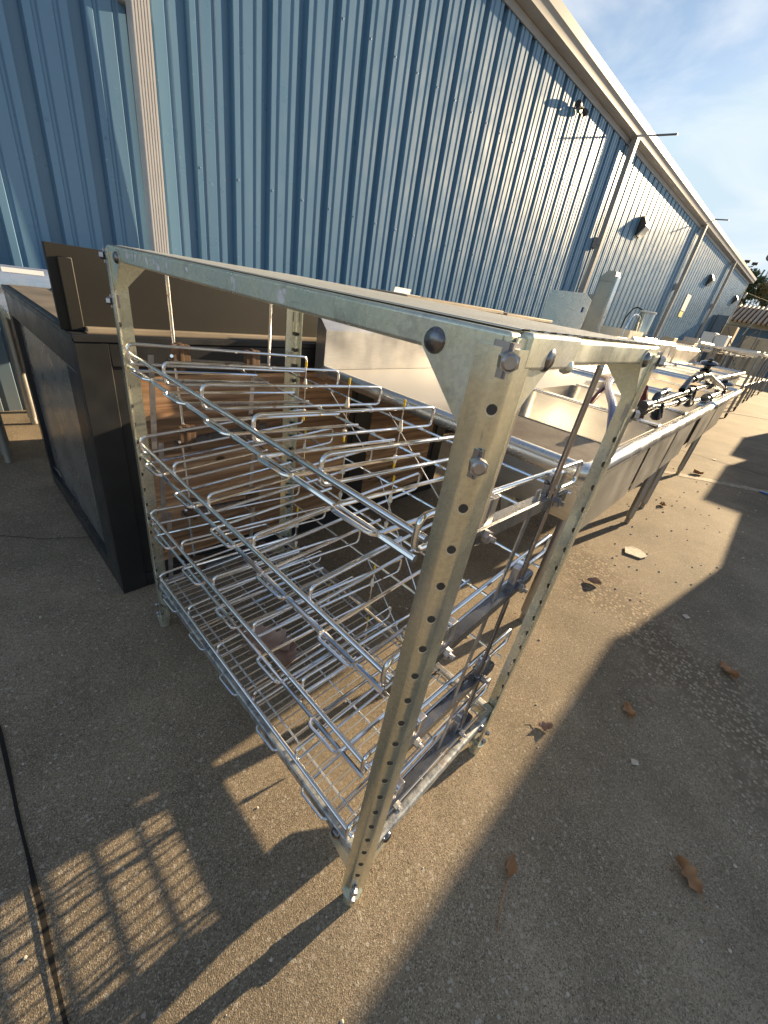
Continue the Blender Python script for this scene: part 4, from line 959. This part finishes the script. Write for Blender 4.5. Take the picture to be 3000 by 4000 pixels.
# ------------------------------------------------------------------ sky, sun, camera
SUN = Vector((.19, 1.0, .292)).normalized()
el = math.asin(SUN.z); az = math.atan2(SUN.x, SUN.y)
w = bpy.data.worlds.new('World'); scene.world = w; w.use_nodes = True; nt = w.node_tree; nt.nodes.clear()
out = nt.nodes.new('ShaderNodeOutputWorld'); bg = nt.nodes.new('ShaderNodeBackground'); sky = nt.nodes.new('ShaderNodeTexSky')
sky.sky_type = 'NISHITA'; sky.sun_disc = False; sky.sun_elevation = el; sky.sun_rotation = az; sky.air_density = 1.0; sky.dust_density = .35; sky.ozone_density = 1.0
tc = nt.nodes.new('ShaderNodeTexCoord'); mp = nt.nodes.new('ShaderNodeMapping'); mp.inputs['Scale'].default_value = (1.0, 1.0, 3.2); mp.inputs['Rotation'].default_value = (.15, .3, .2)
nt.links.new(tc.outputs['Generated'], mp.inputs[0])
nz = nt.nodes.new('ShaderNodeTexNoise'); nz.inputs['Scale'].default_value = 2.6; nz.inputs['Detail'].default_value = 7; nz.inputs['Roughness'].default_value = .55; nz.inputs['Distortion'].default_value = .6; nt.links.new(mp.outputs[0], nz.inputs['Vector'])
rp = nt.nodes.new('ShaderNodeValToRGB'); nt.links.new(nz.outputs['Fac'], rp.inputs[0]); rp.color_ramp.elements[0].position = .46; rp.color_ramp.elements[0].color = (0, 0, 0, 1); rp.color_ramp.elements[1].position = .72; rp.color_ramp.elements[1].color = (.75, .75, .75, 1)
mx = nt.nodes.new('ShaderNodeMix'); mx.data_type = 'RGBA'; nt.links.new(rp.outputs[0], mx.inputs[0]); cap = nt.nodes.new('ShaderNodeMix'); cap.data_type = 'RGBA'; cap.blend_type = 'DARKEN'; cap.inputs[0].default_value = 1.0; cap.inputs[7].default_value = (4.3, 5.35, 6.05, 1)
nt.links.new(sky.outputs[0], cap.inputs[6]); nt.links.new(cap.outputs[2], mx.inputs[6]); mx.inputs[7].default_value = (6.6, 6.8, 7.0, 1)
nt.links.new(mx.outputs[2], bg.inputs[0]); bg.inputs[1].default_value = .16; nt.links.new(bg.outputs[0], out.inputs[0])
sl = bpy.data.lights.new('sun', 'SUN'); sl.energy = 14.0; sl.angle = D2R(.55); sl.color = (1.0, .76, .46)
so = bpy.data.objects.new('sun', sl); COL.objects.link(so); so.rotation_euler = (-SUN).to_track_quat('-Z', 'Y').to_euler(); so.location = SUN * 30

Rm = [[0.703941977212617, 0.6931509059421318, 0.1549435842801951], [0.4384742649556585, -0.252490747267069, -0.8625478198431159], [-0.5587539813635216, 0.6751223919676487, -0.4816676698453965]]
Cm = (0.1683055541536437, -0.3270744922315637, 1.193842453585587)
cd = bpy.data.cameras.new('camera'); cd.sensor_fit = 'HORIZONTAL'; cd.sensor_width = 36; cd.lens = 36 * 1578.98 / 3000; cd.clip_start = .02; cd.clip_end = 2000
co = bpy.data.objects.new('camera', cd); COL.objects.link(co)
r0, r1, r2 = [Vector(r) for r in Rm]
mat = Matrix(((r0.x, -r1.x, -r2.x, Cm[0]), (r0.y, -r1.y, -r2.y, Cm[1]), (r0.z, -r1.z, -r2.z, Cm[2]), (0, 0, 0, 1)))
co.matrix_world = mat
scene.camera = co
scene.view_settings.view_transform = 'Standard'; scene.view_settings.look = 'None'; scene.view_settings.exposure = 0; scene.view_settings.gamma = 1
